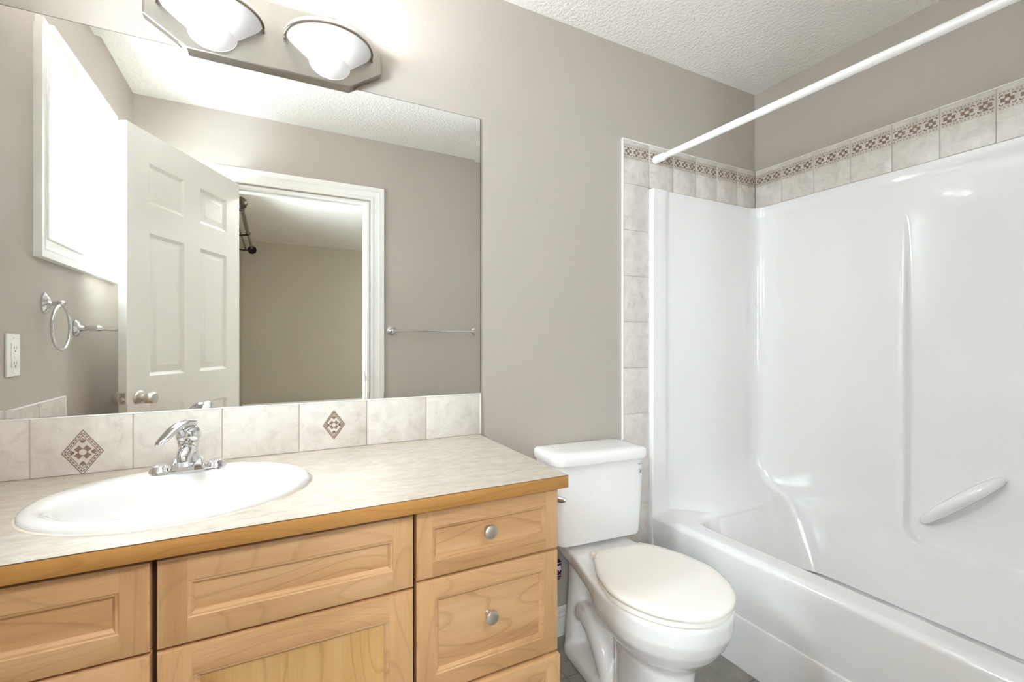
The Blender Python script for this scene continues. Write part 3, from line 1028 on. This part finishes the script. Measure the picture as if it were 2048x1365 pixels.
# ------------------------------------------------------------------ faucet
FXc, FYc, FZ = -0.189, -0.158, zt
fa = thing('faucet', 'chrome single lever faucet on the back of the sink', 'faucet', (FXc, FYc, FZ))
b = BM()
def st(hx, hy, r, z):
    return rrect(FXc, FYc, hx, hy, r, z, 6)
loft(b, [st(0.079, 0.026, 0.024, FZ - 0.0005), st(0.079, 0.026, 0.024, FZ + 0.004), st(0.076, 0.024, 0.022, FZ + 0.007)])
for s in (-1, 1):   # domed end caps
    cx = FXc + s * 0.057
    loft(b, [rrect(cx, FYc, h1, h2, r_, z, 6) for h1, h2, r_, z in ((0.022, 0.024, 0.021, FZ + 0.005), (0.019, 0.021, 0.018, FZ + 0.012), (0.015, 0.018, 0.014, FZ + 0.0185), (0.010, 0.013, 0.009, FZ + 0.0205))])
obj('base_plate', b, 'chrome', fa, smooth=40)
b = BM()   # centre block, wedge falling to the front
loft(b, [[Vector((FXc + sx * hx, FYc + y, z)) for sx, y, z in ((-1, -0.028, FZ + 0.001), (1, -0.028, FZ + 0.001), (1, 0.024, FZ + 0.001), (-1, 0.024, FZ + 0.001))] if k == 0 else
         [Vector((FXc + sx * hx, FYc + y, z)) for sx, y, z in ((-1, -0.022, FZ + 0.024), (1, -0.022, FZ + 0.024), (1, 0.020, FZ + 0.034), (-1, 0.020, FZ + 0.034))] for k, hx in ((0, 0.038), (1, 0.030))])
bmesh.ops.bevel(b, geom=list(b.edges), offset=0.004, segments=3, profile=0.5, affect='EDGES')
obj('centre_block', b, 'chrome', fa, smooth=40)
b = BM()   # column, then the spout reaching over the basin
lathe(b, [(0.025, 0.024), (0.0225, 0.034), (0.0205, 0.050), (0.0215, 0.064), (0.0235, 0.070), (0.0225, 0.073), (0.0225, 0.077)], (FXc, FYc, FZ), n=32)
obj('column', b, 'chrome', fa, smooth=40)
b = BM()
pts = [Vector((FXc, FYc - y, FZ + z)) for y, z in ((0.000, 0.048), (0.016, 0.053), (0.034, 0.056), (0.050, 0.055), (0.062, 0.050), (0.069, 0.043), (0.071, 0.036))]
tube(b, pts, [0.019, 0.0185, 0.0175, 0.0165, 0.0155, 0.0145, 0.0135], n=20)
lathe(b, [(0.0115, 0.0), (0.0115, 0.012), (0.009, 0.013)], (FXc, FYc - 0.071, FZ + 0.038), (0, 0, -1), n=20)
obj('spout', b, 'chrome', fa, smooth=50)
b = BM()
lathe(b, [(0.024, 0.0), (0.026, 0.004), (0.0265, 0.012), (0.024, 0.022), (0.017, 0.030), (0.0, 0.034)], (FXc, FYc, FZ + 0.0775), n=32)
lever = [(0.012, 0.104, 0.010), (0.002, 0.112, 0.018), (-0.016, 0.116, 0.020), (-0.036, 0.113, 0.019), (-0.056, 0.104, 0.017), (-0.074, 0.092, 0.015), (-0.088, 0.084, 0.011), (-0.094, 0.081, 0.005)]
LA = R(-32)     # the lever stands turned towards the left
tube(b, [Vector((FXc + y * math.sin(-LA), FYc + y * math.cos(LA), FZ + z)) for y, z, r_ in lever], [r_ for _, _, r_ in lever], n=16, sq=(1.15, 0.55))
obj('lever_handle', b, 'chrome', fa, smooth=50)
b = BM()
tube(b, [(FXc + 0.012, FYc + 0.022, FZ + 0.028), (FXc + 0.012, FYc + 0.024, FZ + 0.060)], 0.003, n=10)
lathe(b, [(0.003, 0), (0.006, 0.004), (0.006, 0.010), (0.0, 0.013)], (FXc + 0.012, FYc + 0.024, FZ + 0.058), n=14)
obj('lift_rod', b, 'chrome', fa)

# ------------------------------------------------------------------ vanity cabinet
van = thing('vanity_cabinet', 'maple vanity cabinet with panelled doors and drawers', 'vanity', (0, -0.28, 0))
VX0, VX1, VF = XL + 0.001, 0.641, -0.535      # carcass; fronts lie before VF
b = BM()
box(b, VX1 - 0.018, VX1, VF, -0.001, 0.0, 0.7975, 0.001)
box(b, VX0, VX0 + 0.018, VF, -0.001, 0.0, 0.7975)
box(b, VX0 + 0.018, VX1 - 0.018, VF, -0.001, 0.10, 0.118)
box(b, VX0 + 0.018, VX1 - 0.018, -0.012, -0.001, 0.118, 0.70)
box(b, VX0 + 0.018, VX1 - 0.018, -0.475, -0.46, 0.0, 0.10)
obj('carcass', b, 'wood_z', van)
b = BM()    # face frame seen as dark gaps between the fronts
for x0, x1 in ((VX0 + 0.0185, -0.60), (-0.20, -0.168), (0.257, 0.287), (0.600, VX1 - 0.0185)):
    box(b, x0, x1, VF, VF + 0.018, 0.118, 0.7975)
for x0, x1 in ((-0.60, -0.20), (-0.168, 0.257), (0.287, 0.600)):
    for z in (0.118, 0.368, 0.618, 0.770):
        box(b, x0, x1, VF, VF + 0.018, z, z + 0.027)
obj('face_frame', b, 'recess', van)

def front(name, x0, x1, z0, z1, fr=0.040, knob=None, y=0.0, panel='wood_panel', parent=van):
    """A framed front: four rails and stiles, an ogee edge inside, and a flat sunk panel."""
    yf = VF - 0.021 + y
    yk = VF - 0.0008 + y
    b = BM()
    # stiles (vertical grain, slot 1) run through; rails (slot 0) between
    def piece(poly, mi):
        prism(b, poly, yk, yf, lambda u, v, w_: (u, w_, v), mi=mi)
    e = 0.0
    piece([(x0, z0), (x0 + fr, z0), (x0 + fr, z1), (x0, z1)], 1)
    piece([(x1 - fr, z0), (x1, z0), (x1, z1), (x1 - fr, z1)], 1)
    piece([(x0 + fr, z0), (x1 - fr, z0), (x1 - fr, z0 + fr), (x0 + fr, z0 + fr)], 0)
    piece([(x0 + fr, z1 - fr), (x1 - fr, z1 - fr), (x1 - fr, z1), (x0 + fr, z1)], 0)
    # eased outer edges
    es = [ed for ed in b.edges if all(abs(v.co.y - yf) < 1e-6 for v in ed.verts) and
          (all(abs(v.co.x - x0) < 1e-6 for v in ed.verts) or all(abs(v.co.x - x1) < 1e-6 for v in ed.verts) or
           all(abs(v.co.z - z0) < 1e-6 for v in ed.verts) or all(abs(v.co.z - z1) < 1e-6 for v in ed.verts))]
    bmesh.ops.bevel(b, geom=es, offset=0.0035, segments=2, profile=0.5, affect='EDGES')
    fo = obj(name, b, ['wood_x', 'wood_z'], parent, smooth=30)
    a0, a1, c0, c1 = x0 + fr, x1 - fr, z0 + fr, z1 - fr
    b = BM()
    rg = []
    for ins, dep in ((0.0, 0.0002), (0.0015, 0.002), (0.005, 0.0025), (0.0085, 0.0055), (0.0100, 0.0090)):
        rg.append([(a0 + ins, yf + dep, c0 + ins), (a1 - ins, yf + dep, c0 + ins), (a1 - ins, yf + dep, c1 - ins), (a0 + ins, yf + dep, c1 - ins)])
    loft(b, rg, cap0=False, cap1=False)
    obj('bead', b, 'wood_x', fo, smooth=30)
    b = BM()
    box(b, a0 + 0.006, a1 - 0.006, yf + 0.0088, yf + 0.016, c0 + 0.006, c1 - 0.006)
    obj('panel', b, panel, fo, smooth=0)
    if knob:
        b = BM()
        yk2 = yf + 0.0088
        lathe(b, [(0.0085, 0.0), (0.0070, 0.003), (0.0055, 0.010), (0.0070, 0.014), (0.0150, 0.0165), (0.0165, 0.020), (0.0155, 0.0245), (0.010, 0.0275), (0.0, 0.0285)], (knob[0], yk2, knob[1]), (0, -1, 0), n=28)
        obj('knob', b, 'nickel', fo, smooth=40, label='satin nickel mushroom knob')
    return fo
front('drawer', 0.2755, 0.6405, 0.6420, 0.7905, 0.036, (0.4475, 0.7225))
front('drawer', 0.2755, 0.6405, 0.3830, 0.6370, 0.042, (0.4510, 0.5230))
front('drawer', 0.2755, 0.6405, 0.1150, 0.3780, 0.042, (0.4510, 0.2550), y=-0.012)
front('false_front', -0.1805, 0.2685, 0.6325, 0.7870, 0.044)
front('door', -0.1805, 0.2685, 0.1150, 0.6270, 0.052, None, panel='wood_panel_z')
front('drawer', VX0 + 0.004, -0.1895, 0.6325, 0.7870, 0.042, (-0.41, 0.71))
front('drawer', VX0 + 0.004, -0.1895, 0.3830, 0.6270, 0.042, (-0.41, 0.52))
front('drawer', VX0 + 0.004, -0.1895, 0.1150, 0.3780, 0.042, (-0.41, 0.25))

# ------------------------------------------------------------------ toilet
TCX = 1.083
to = thing('toilet', 'white two piece toilet with lid down between vanity and bathtub', 'toilet', (TCX, 0, 0), R(-4.6))
# local coordinates: x across, -y to the front
def sup(cy, hx, hyf, hyb, z, n=48, p=2.3, cx=0.0):
    """egg ring: front half-length HYF, back half-length HYB."""
    out = []
    for i in range(n):
        a = 2 * PI * i / n
        c_, s_ = math.cos(a), math.sin(a)
        x = hx * math.copysign(abs(c_) ** (2 / p), c_)
        hy = hyb if s_ > 0 else hyf
        pp = 3.2 if s_ > 0 else p
        y = hy * math.copysign(abs(s_) ** (2 / pp), s_)
        out.append(Vector((cx + x, cy + y, z)))
    return out
b = BM()
# tank
def tk(hx, y0, y1, r_, z):
    cy, hy = (y0 + y1) / 2, (y1 - y0) / 2
    pts = rrect(0, cy, hx, hy, r_, z, 8)
    for q in pts:     # gently bowed front
        if q.y < cy:
            q.y -= 0.012 * (1 - (q.x / hx) ** 2)
    return pts
loft(b, [tk(0.165, -0.185, -0.03, 0.03, 0.432), tk(0.176, -0.193, -0.022, 0.03, 0.437), tk(0.181, -0.196, -0.02, 0.03, 0.450), tk(0.186, -0.198, -0.018, 0.03, 0.55), tk(0.192, -0.200, -0.015, 0.03, 0.722)])
obj('tank', b, 'porcelain', to, smooth=40, local=True)
b = BM()
loft(b, [tk(0.196, -0.206, -0.012, 0.035, 0.7235), tk(0.2025, -0.214, -0.010, 0.038, 0.727), tk(0.204, -0.216, -0.010, 0.038, 0.735), tk(0.204, -0.216, -0.010, 0.038, 0.750), tk(0.201, -0.213, -0.012, 0.036, 0.758), tk(0.193, -0.205, -0.018, 0.032, 0.763), tk(0.150, -0.170, -0.045, 0.03, 0.766)])
obj('tank_lid', b, 'porcelain', to, smooth=50, local=True)
# printed marks on the tank front
cu = bpy.data.curves.new('logo_lettering', 'FONT')
cu.body = 'TOTO'
cu.size = 0.0078
cu.extrude = 0.0001
cu.align_x = 'CENTER'
cu.materials.append(M['black'])
tmp = bpy.data.objects.new('logo_curve', cu)
lo = bpy.data.objects.new('logo_lettering', bpy.data.meshes.new_from_object(tmp))
bpy.data.objects.remove(tmp)
COL.objects.link(lo)
lo.parent = to
lo.location = (0.163, -0.2046, 0.700)
lo.rotation_euler = (R(90), 0, R(8))
b = BM()
F = Flat(b, (0.163, -0.2044, 0.676), (math.cos(R(8)), math.sin(R(8)), 0), (0, 0, 1), 0.0008)
for k in range(24):
    if k % 6 in (5,):
        continue
    a0, a1 = 2 * PI * k / 24, 2 * PI * (k + 1) / 24
    F.poly([(0.0085 * math.cos(a0), 0.0085 * math.sin(a0)), (0.0085 * math.cos(a1), 0.0085 * math.sin(a1)), (0.0068 * math.cos(a1), 0.0068 * math.sin(a1)), (0.0068 * math.cos(a0), 0.0068 * math.sin(a0))], 1)
F.poly([(0.0, 0.0055), (-0.0018, 0.0015), (-0.0028, -0.001), (-0.002, -0.0032), (0, -0.004), (0.002, -0.0032), (0.0028, -0.001), (0.0018, 0.0015)], 0)
obj('droplet_emblem', b, ['black', 'ink'], to, smooth=0, local=True, label='round droplet emblem')
b = BM()   # flush lever on the left side of the tank, pointing forward
lathe(b, [(0.016, 0.0), (0.016, 0.004), (0.011, 0.010), (0.010, 0.020)], (-0.1885, -0.125, 0.628), (-1, 0, 0), n=24)
tube(b, [(-0.2075, -0.112, 0.629), (-0.2085, -0.130, 0.628), (-0.206, -0.170, 0.624), (-0.199, -0.205, 0.621), (-0.187, -0.228, 0.620), (-0.176, -0.237, 0.620)], [0.009, 0.011, 0.0105, 0.0105, 0.011, 0.007], n=14)
obj('flush_lever', b, 'chrome', to, smooth=50, local=True, label='chrome flush lever')
# bowl, trapway and foot, fused into one body
b = BM()
loft(b, [sup(-0.50, 0.184, 0.222, 0.20, z, p=2.15) for z in (0.418, 0.40)] + [sup(cy, hx, hf, hb, z, p=2.15) for cy, hx, hf, hb, z in (
    (-0.498, 0.184, 0.222, 0.20, 0.365), (-0.494, 0.176, 0.212, 0.19, 0.33), (-0.490, 0.156, 0.194, 0.18, 0.295), (-0.486, 0.130, 0.172, 0.165, 0.268),
    (-0.480, 0.104, 0.153, 0.15, 0.245), (-0.475, 0.091, 0.145, 0.14, 0.225), (-0.47, 0.089, 0.144, 0.13, 0.15), (-0.47, 0.090, 0.147, 0.13, 0.08), (-0.47, 0.098, 0.156, 0.14, 0.0))])
# rear deck carrying the tank
def dk(z, k=0.0):
    o = [(-0.118 + k, -0.035), (0.118 - k, -0.035), (0.135 - k, -0.20), (0.168 - k, -0.36), (0.184 - k, -0.46), (-0.184 + k, -0.46), (-0.168 + k, -0.36), (-0.135 + k, -0.20)]
    return [Vector((x, y, z)) for x, y in o]
loft(b, [dk(0.418), dk(0.375), dk(0.355, 0.02)])
# rear column and curved trapway
loft(b, [rrect(0, -0.105, hx, 0.040, 0.035, z, 6) for z, hx in ((0.37, 0.080), (0.25, 0.082), (0.10, 0.094), (0.0, 0.100))])
for s in (-1, 1):
    tube(b, [(s * 0.050, -0.135, 0.150), (s * 0.056, -0.165, 0.172), (s * 0.060, -0.205, 0.178), (s * 0.064, -0.255, 0.160), (s * 0.066, -0.300, 0.115), (s * 0.066, -0.330, 0.06), (s * 0.064, -0.345, 0.02)], [0.030, 0.036, 0.039, 0.040, 0.039, 0.037, 0.034], n=14)
box(b, -0.035, 0.035, -0.46, -0.10, 0.02, 0.37)
# foot
loft(b, [rrect(0, -0.30, hx, hy, 0.06, z, 8) for hx, hy, z in ((0.118, 0.225, 0.0), (0.118, 0.225, 0.028), (0.112, 0.219, 0.042), (0.09, 0.19, 0.048))])
bowl = obj('bowl', b, 'porcelain', to, smooth=180, local=True)
rm = bowl.modifiers.new('fuse', 'REMESH'); rm.mode = 'VOXEL'; rm.voxel_size = 0.006; rm.use_smooth_shade = True
sd = bowl.modifiers.new('soften', 'SMOOTH'); sd.factor = 0.5; sd.iterations = 7
for s in (-1, 1):
    b = BM()
    lathe(b, [(0.016, 0.0), (0.015, 0.018), (0.011, 0.027), (0.0, 0.029)], (s * 0.086, -0.315, 0.040), n=20)
    obj('bolt_cap', b, 'plastic', to, local=True)
# seat ring and closed lid
def egg(hx, yb, yf, z, rb=0.05, n=56):
    """outline: straight back with rounded corners widening to an elliptical front."""
    out = []
    ym = -0.505
    for i in range(n):
        a = 2 * PI * i / n
        c_, s_ = math.cos(a), math.sin(a)
        if s_ <= 0:
            out.append(Vector((hx * c_, ym + (ym - yf) * s_, z)))
        else:
            h = yb - ym
            px_ = hx * math.copysign(abs(c_) ** (2 / 4.5), c_)
            y = h * abs(s_) ** (2 / 4.5)
            px_ *= 1 - 0.30 * sm((y / h)) 
            out.append(Vector((px_, ym + y, z)))
    return out
b = BM()
loft(b, [egg(0.180, -0.300, -0.715, 0.4195), egg(0.186, -0.298, -0.721, 0.4235), egg(0.186, -0.298, -0.721, 0.432), egg(0.182, -0.30, -0.717, 0.4355)])
obj('seat_ring', b, 'seat', to, smooth=50, local=True)
b = BM()
loft(b, [egg(0.182, -0.296, -0.719, 0.4385), egg(0.189, -0.290, -0.727, 0.4415), egg(0.190, -0.289, -0.728, 0.448), egg(0.187, -0.291, -0.725, 0.4535), egg(0.178, -0.298, -0.714, 0.458), egg(0.150, -0.33, -0.68, 0.4615), egg(0.09, -0.39, -0.61, 0.4635), egg(0.03, -0.46, -0.55, 0.464)])
obj('seat_lid', b, 'seat', to, smooth=60, local=True, label='closed white lid')
for s in (-1, 1):
    b = BM()
    tube(b, [(s * 0.045, -0.285, 0.436), (s * 0.105, -0.285, 0.436)], 0.011, n=16)
    obj('seat_hinge', b, 'seat', to, smooth=50, local=True)

# water supply behind the toilet with its printed purple tag
sv = thing('supply_valve', 'toilet supply valve with a purple printed tag beside the vanity', 'valve', (0.95, 0, 0.2))
b = BM()
lathe(b, [(0.028, 0.0), (0.028, 0.003), (0.010, 0.006), (0.008, 0.04)], (0.950, 0, 0.19), (0, -1, 0), n=20)
tube(b, [(0.950, -0.042, 0.175), (0.950, -0.042, 0.215)], 0.011, n=14)
obj('valve_body', b, 'chrome', sv)
b = BM()
tube(b, [(0.950, -0.042, 0.21), (0.957, -0.042, 0.25), (0.960, -0.042, 0.30), (0.942, -0.055, 0.35), (0.930, -0.075, 0.39), (0.932, -0.085, 0.428)], 0.006, n=10)
obj('hose', b, 'hose', sv)
b = BM()
tc_ = Vector((0.963, -0.044, 0.288))
loft(b, [rrect(tc_.x, tc_.y, hx, hy, r_, tc_.z + z, 5) for hx, hy, r_, z in ((0.014, 0.011, 0.008, -0.036), (0.020, 0.013, 0.010, -0.030), (0.022, 0.013, 0.010, 0.0), (0.022, 0.013, 0.010, 0.028), (0.019, 0.012, 0.009, 0.032))])
tg = obj('purple_tag', b, 'purple', sv, label='dark purple tag with white print')
b = BM()
F = Flat(b, (tc_.x, tc_.y - 0.013, tc_.z), (1, 0, 0), (0, 0, 1), 0.0006)
F.poly([(-0.004, 0.016), (0.014, 0.018), (0.015, 0.002), (0.006, -0.004), (0.002, 0.004), (-0.004, 0.004)])
F.strip((-0.016, 0.027), (0.017, 0.028), 0.002)
F.strip((-0.012, -0.022), (0.012, -0.018), 0.002)
F.strip((-0.010, -0.028), (0.010, -0.027), 0.0014)
obj('print', b, 'white_print', tg, smooth=0)

# ------------------------------------------------------------------ vanity light
vl = thing('vanity_light', 'two lamp vanity light with half bowl glass shades above the mirror', 'wall light', (0, 0, 2.06))
PX, PZ0, PZ1 = 0.308, 1.964, 2.158
poly = [(-0.212, PZ0), (0.212, PZ0), (PX, PZ0 + 0.064), (PX, PZ1 - 0.064), (0.212, PZ1), (-0.212, PZ1), (-PX, PZ1 - 0.064), (-PX, PZ0 + 0.064)]
b = BM()
prism(b, poly, -0.0005, -0.026, lambda u, v, w_: (u, w_, v), bev=0.003)
obj('back_plate', b, 'plate_metal', vl, smooth=20)
PF = -0.0262
RS, RYS = 0.121, 0.92
RIMZ = 2.066
def half(bm, prof, org, mi=0, n=40):
    lathe(bm, prof, org, (0, 0, 1), n=n, cap=False, mi=mi, a0=PI, a1=2 * PI, sy=RYS, ref=(1, 0, 0))
for cx in (-0.152, 0.152):
    b = BM()
    o0 = (cx, PF, RIMZ)
    prof_o = [(0.124, 0.020), (0.121, 0.006), (0.112, -0.008), (0.098, -0.020), (0.083, -0.031), (0.069, -0.042), (0.0575, -0.050), (0.0590, -0.0515), (0.0575, -0.060), (0.051, -0.071), (0.040, -0.081), (0.024, -0.089), (0.0, -0.093)]
    half(b, prof_o, o0)
    sh = obj('glass_shade', b, 'shade', vl, smooth=25, label='ribbed frosted glass half bowl')
    b = BM()
    pts = [(cx + 0.1245 * math.cos(a), PF + 0.1245 * RYS * math.sin(a), RIMZ + 0.006) for a in [PI + PI * i / 36 for i in range(37)]]
    tube(b, [(pts[0][0], PF - 0.0005, RIMZ - 0.006)] + pts + [(pts[-1][0], PF - 0.0005, RIMZ - 0.006)], 0.0038, n=8)
    obj('rim_trim', b, 'brown_trim', sh, label='thin metal rim')
    b = BM()
    bz = RIMZ - 0.012
    by = PF - 0.052
    lathe(b, [(0.0, -0.030), (0.014, -0.027), (0.023, -0.018), (0.027, -0.004), (0.026, 0.010), (0.018, 0.026), (0.013, 0.040), (0.013, 0.052)], (cx, by, bz), n=24)
    bulb = obj('bulb', b, 'bulb', sh)
    b = BM()
    tube(b, [(cx, by, bz + 0.0525), (cx, by, bz + 0.066)], 0.016, n=20)
    tube(b, [(cx, by, bz + 0.058), (cx, PF + 0.001, bz + 0.058)], 0.007, n=12)
    obj('socket', b, 'plate_metal', sh)

# ------------------------------------------------------------------ fittings on the left and rear walls (seen in the mirror)
def rosette(bm, p, axis, sx=1.0, sy=1.0, ref=None, k=1.0):
    lathe(bm, [(0.027 * k, 0.0), (0.027 * k, 0.005), (0.024 * k, 0.008), (0.022 * k, 0.0075), (0.019 * k, 0.011), (0.014 * k, 0.014), (0.0, 0.015)], p, axis, n=32, sx=sx, sy=sy, ref=ref)
tr = thing('towel_ring', 'chrome towel ring on the left wall above the outlet', 'towel ring', (XL, -0.429, 1.285))
b = BM()
rosette(b, (XL, -0.429, 1.285), (1, 0, 0), 1.25, 0.95, (0, 0, 1))
obj('rosette', b, 'chrome', tr, smooth=40)
b = BM()
lathe(b, [(0.013, 0.010), (0.008, 0.018), (0.0075, 0.030), (0.010, 0.034), (0.0105, 0.046), (0.008, 0.052), (0.0, 0.054)], (XL, -0.429, 1.285), (1, 0, 0), n=24)
obj('arm', b, 'chrome', tr, smooth=40)
b = BM()
rr = 0.070
tube(b, [(XL + 0.042, -0.429 + rr * math.sin(a), 1.280 - rr + rr * math.cos(a)) for a in [2 * PI * i / 48 for i in range(48)]], 0.0052, n=12, closed=True)
obj('ring', b, 'chrome', tr, smooth=60)

def towel_bar(name, p0, p1, nrm, label):
    t = thing(name, label, 'towel bar', p0)
    nv = Vector(nrm)
    for p in (Vector(p0), Vector(p1)):
        b = BM()
        rosette(b, p, nv, k=1.15)
        lathe(b, [(0.016, 0.008), (0.0105, 0.018), (0.0095, 0.030), (0.0095, 0.056), (0.0105, 0.060), (0.0105, 0.070), (0.0075, 0.076), (0.0, 0.078)], p, nv, n=24)
        obj('post', b, 'chrome', t, smooth=40)
    b = BM()
    d = (Vector(p1) - Vector(p0)).normalized()
    tube(b, [Vector(p0) + nv * 0.065, Vector(p1) + nv * 0.065], 0.0080, n=16)
    obj('bar', b, 'chrome', t)
    return t
towel_bar('towel_bar', (XL, -0.686, 1.214), (XL, -1.270, 1.214), (1, 0, 0), 'chrome towel bar on the left wall behind the open door')
towel_bar('towel_bar', (0.669, YR, 1.233), (1.253, YR, 1.233), (0, 1, 0), 'chrome towel bar on the rear wall right of the doorway')

ol = thing('outlet', 'white wall outlet on the left wall over the side splash', 'outlet', (XL, -0.228, 1.128))
OY, OZ = -0.228, 1.1275
b = BM()
box(b, XL + 0.0002, XL + 0.006, OY - 0.036, OY + 0.036, OZ - 0.0585, OZ + 0.0585, 0.003, 3)
pl = obj('cover_plate', b, 'plastic', ol)
b = BM()
box(b, XL + 0.0061, XL + 0.0085, OY - 0.0165, OY + 0.0165, OZ - 0.034, OZ + 0.034, 0.001)
rc_ = obj('receptacle', b, 'plastic', ol)
for s in (-1, 1):
    b = BM()
    for q in (-1, 1):
        box(b, XL + 0.0086, XL + 0.0090, OY + q * 0.006 - 0.001, OY + q * 0.006 + 0.001, OZ + s * 0.021 - 0.004, OZ + s * 0.021 + 0.004)
    lathe(b, [(0.0022, 0.0086), (0.0022, 0.0090)], (XL, OY, OZ + s * 0.021 - 0.0095), (1, 0, 0), n=10)
    obj('socket_slot', b, 'plastic_grey', rc_, smooth=0)
b = BM()
for s in (-1, 1):
    box(b, XL + 0.0086, XL + 0.0098, OY - 0.008, OY + 0.008, OZ + s * 0.0042 - 0.0032, OZ + s * 0.0042 + 0.0032, 0.0005)
obj('test_button', b, 'plastic', rc_)
for s in (-1, 1):
    b = BM()
    lathe(b, [(0.0032, 0.0061), (0.0028, 0.0072), (0.0, 0.0074)], (XL, OY, OZ + s * 0.048), (1, 0, 0), n=14)
    obj('screw', b, 'plastic', pl)

# ------------------------------------------------------------------ added bedroom ceiling lamp, out of view, fills the bathroom
bl = thing('added_fill_lamp', 'added round fill lamp on the bedroom ceiling, unseen beyond the doorway', 'ceiling lamp', (0.55, -2.25, ZC))
b = BM()
lathe(b, [(0.17, 0.0), (0.17, -0.02), (0.165, -0.025)], (0.55, -2.25, ZC), n=40)
obj('base', b, 'plate_metal', bl)
b = BM()
lathe(b, [(0.158, -0.026), (0.15, -0.06), (0.11, -0.09), (0.05, -0.105), (0.0, -0.108)], (0.55, -2.25, ZC), n=40)
obj('glass_bowl', b, emit('fill_lamp_glow', (0.97, 0.98, 1.0), FILL_LAMP_STRENGTH), bl)
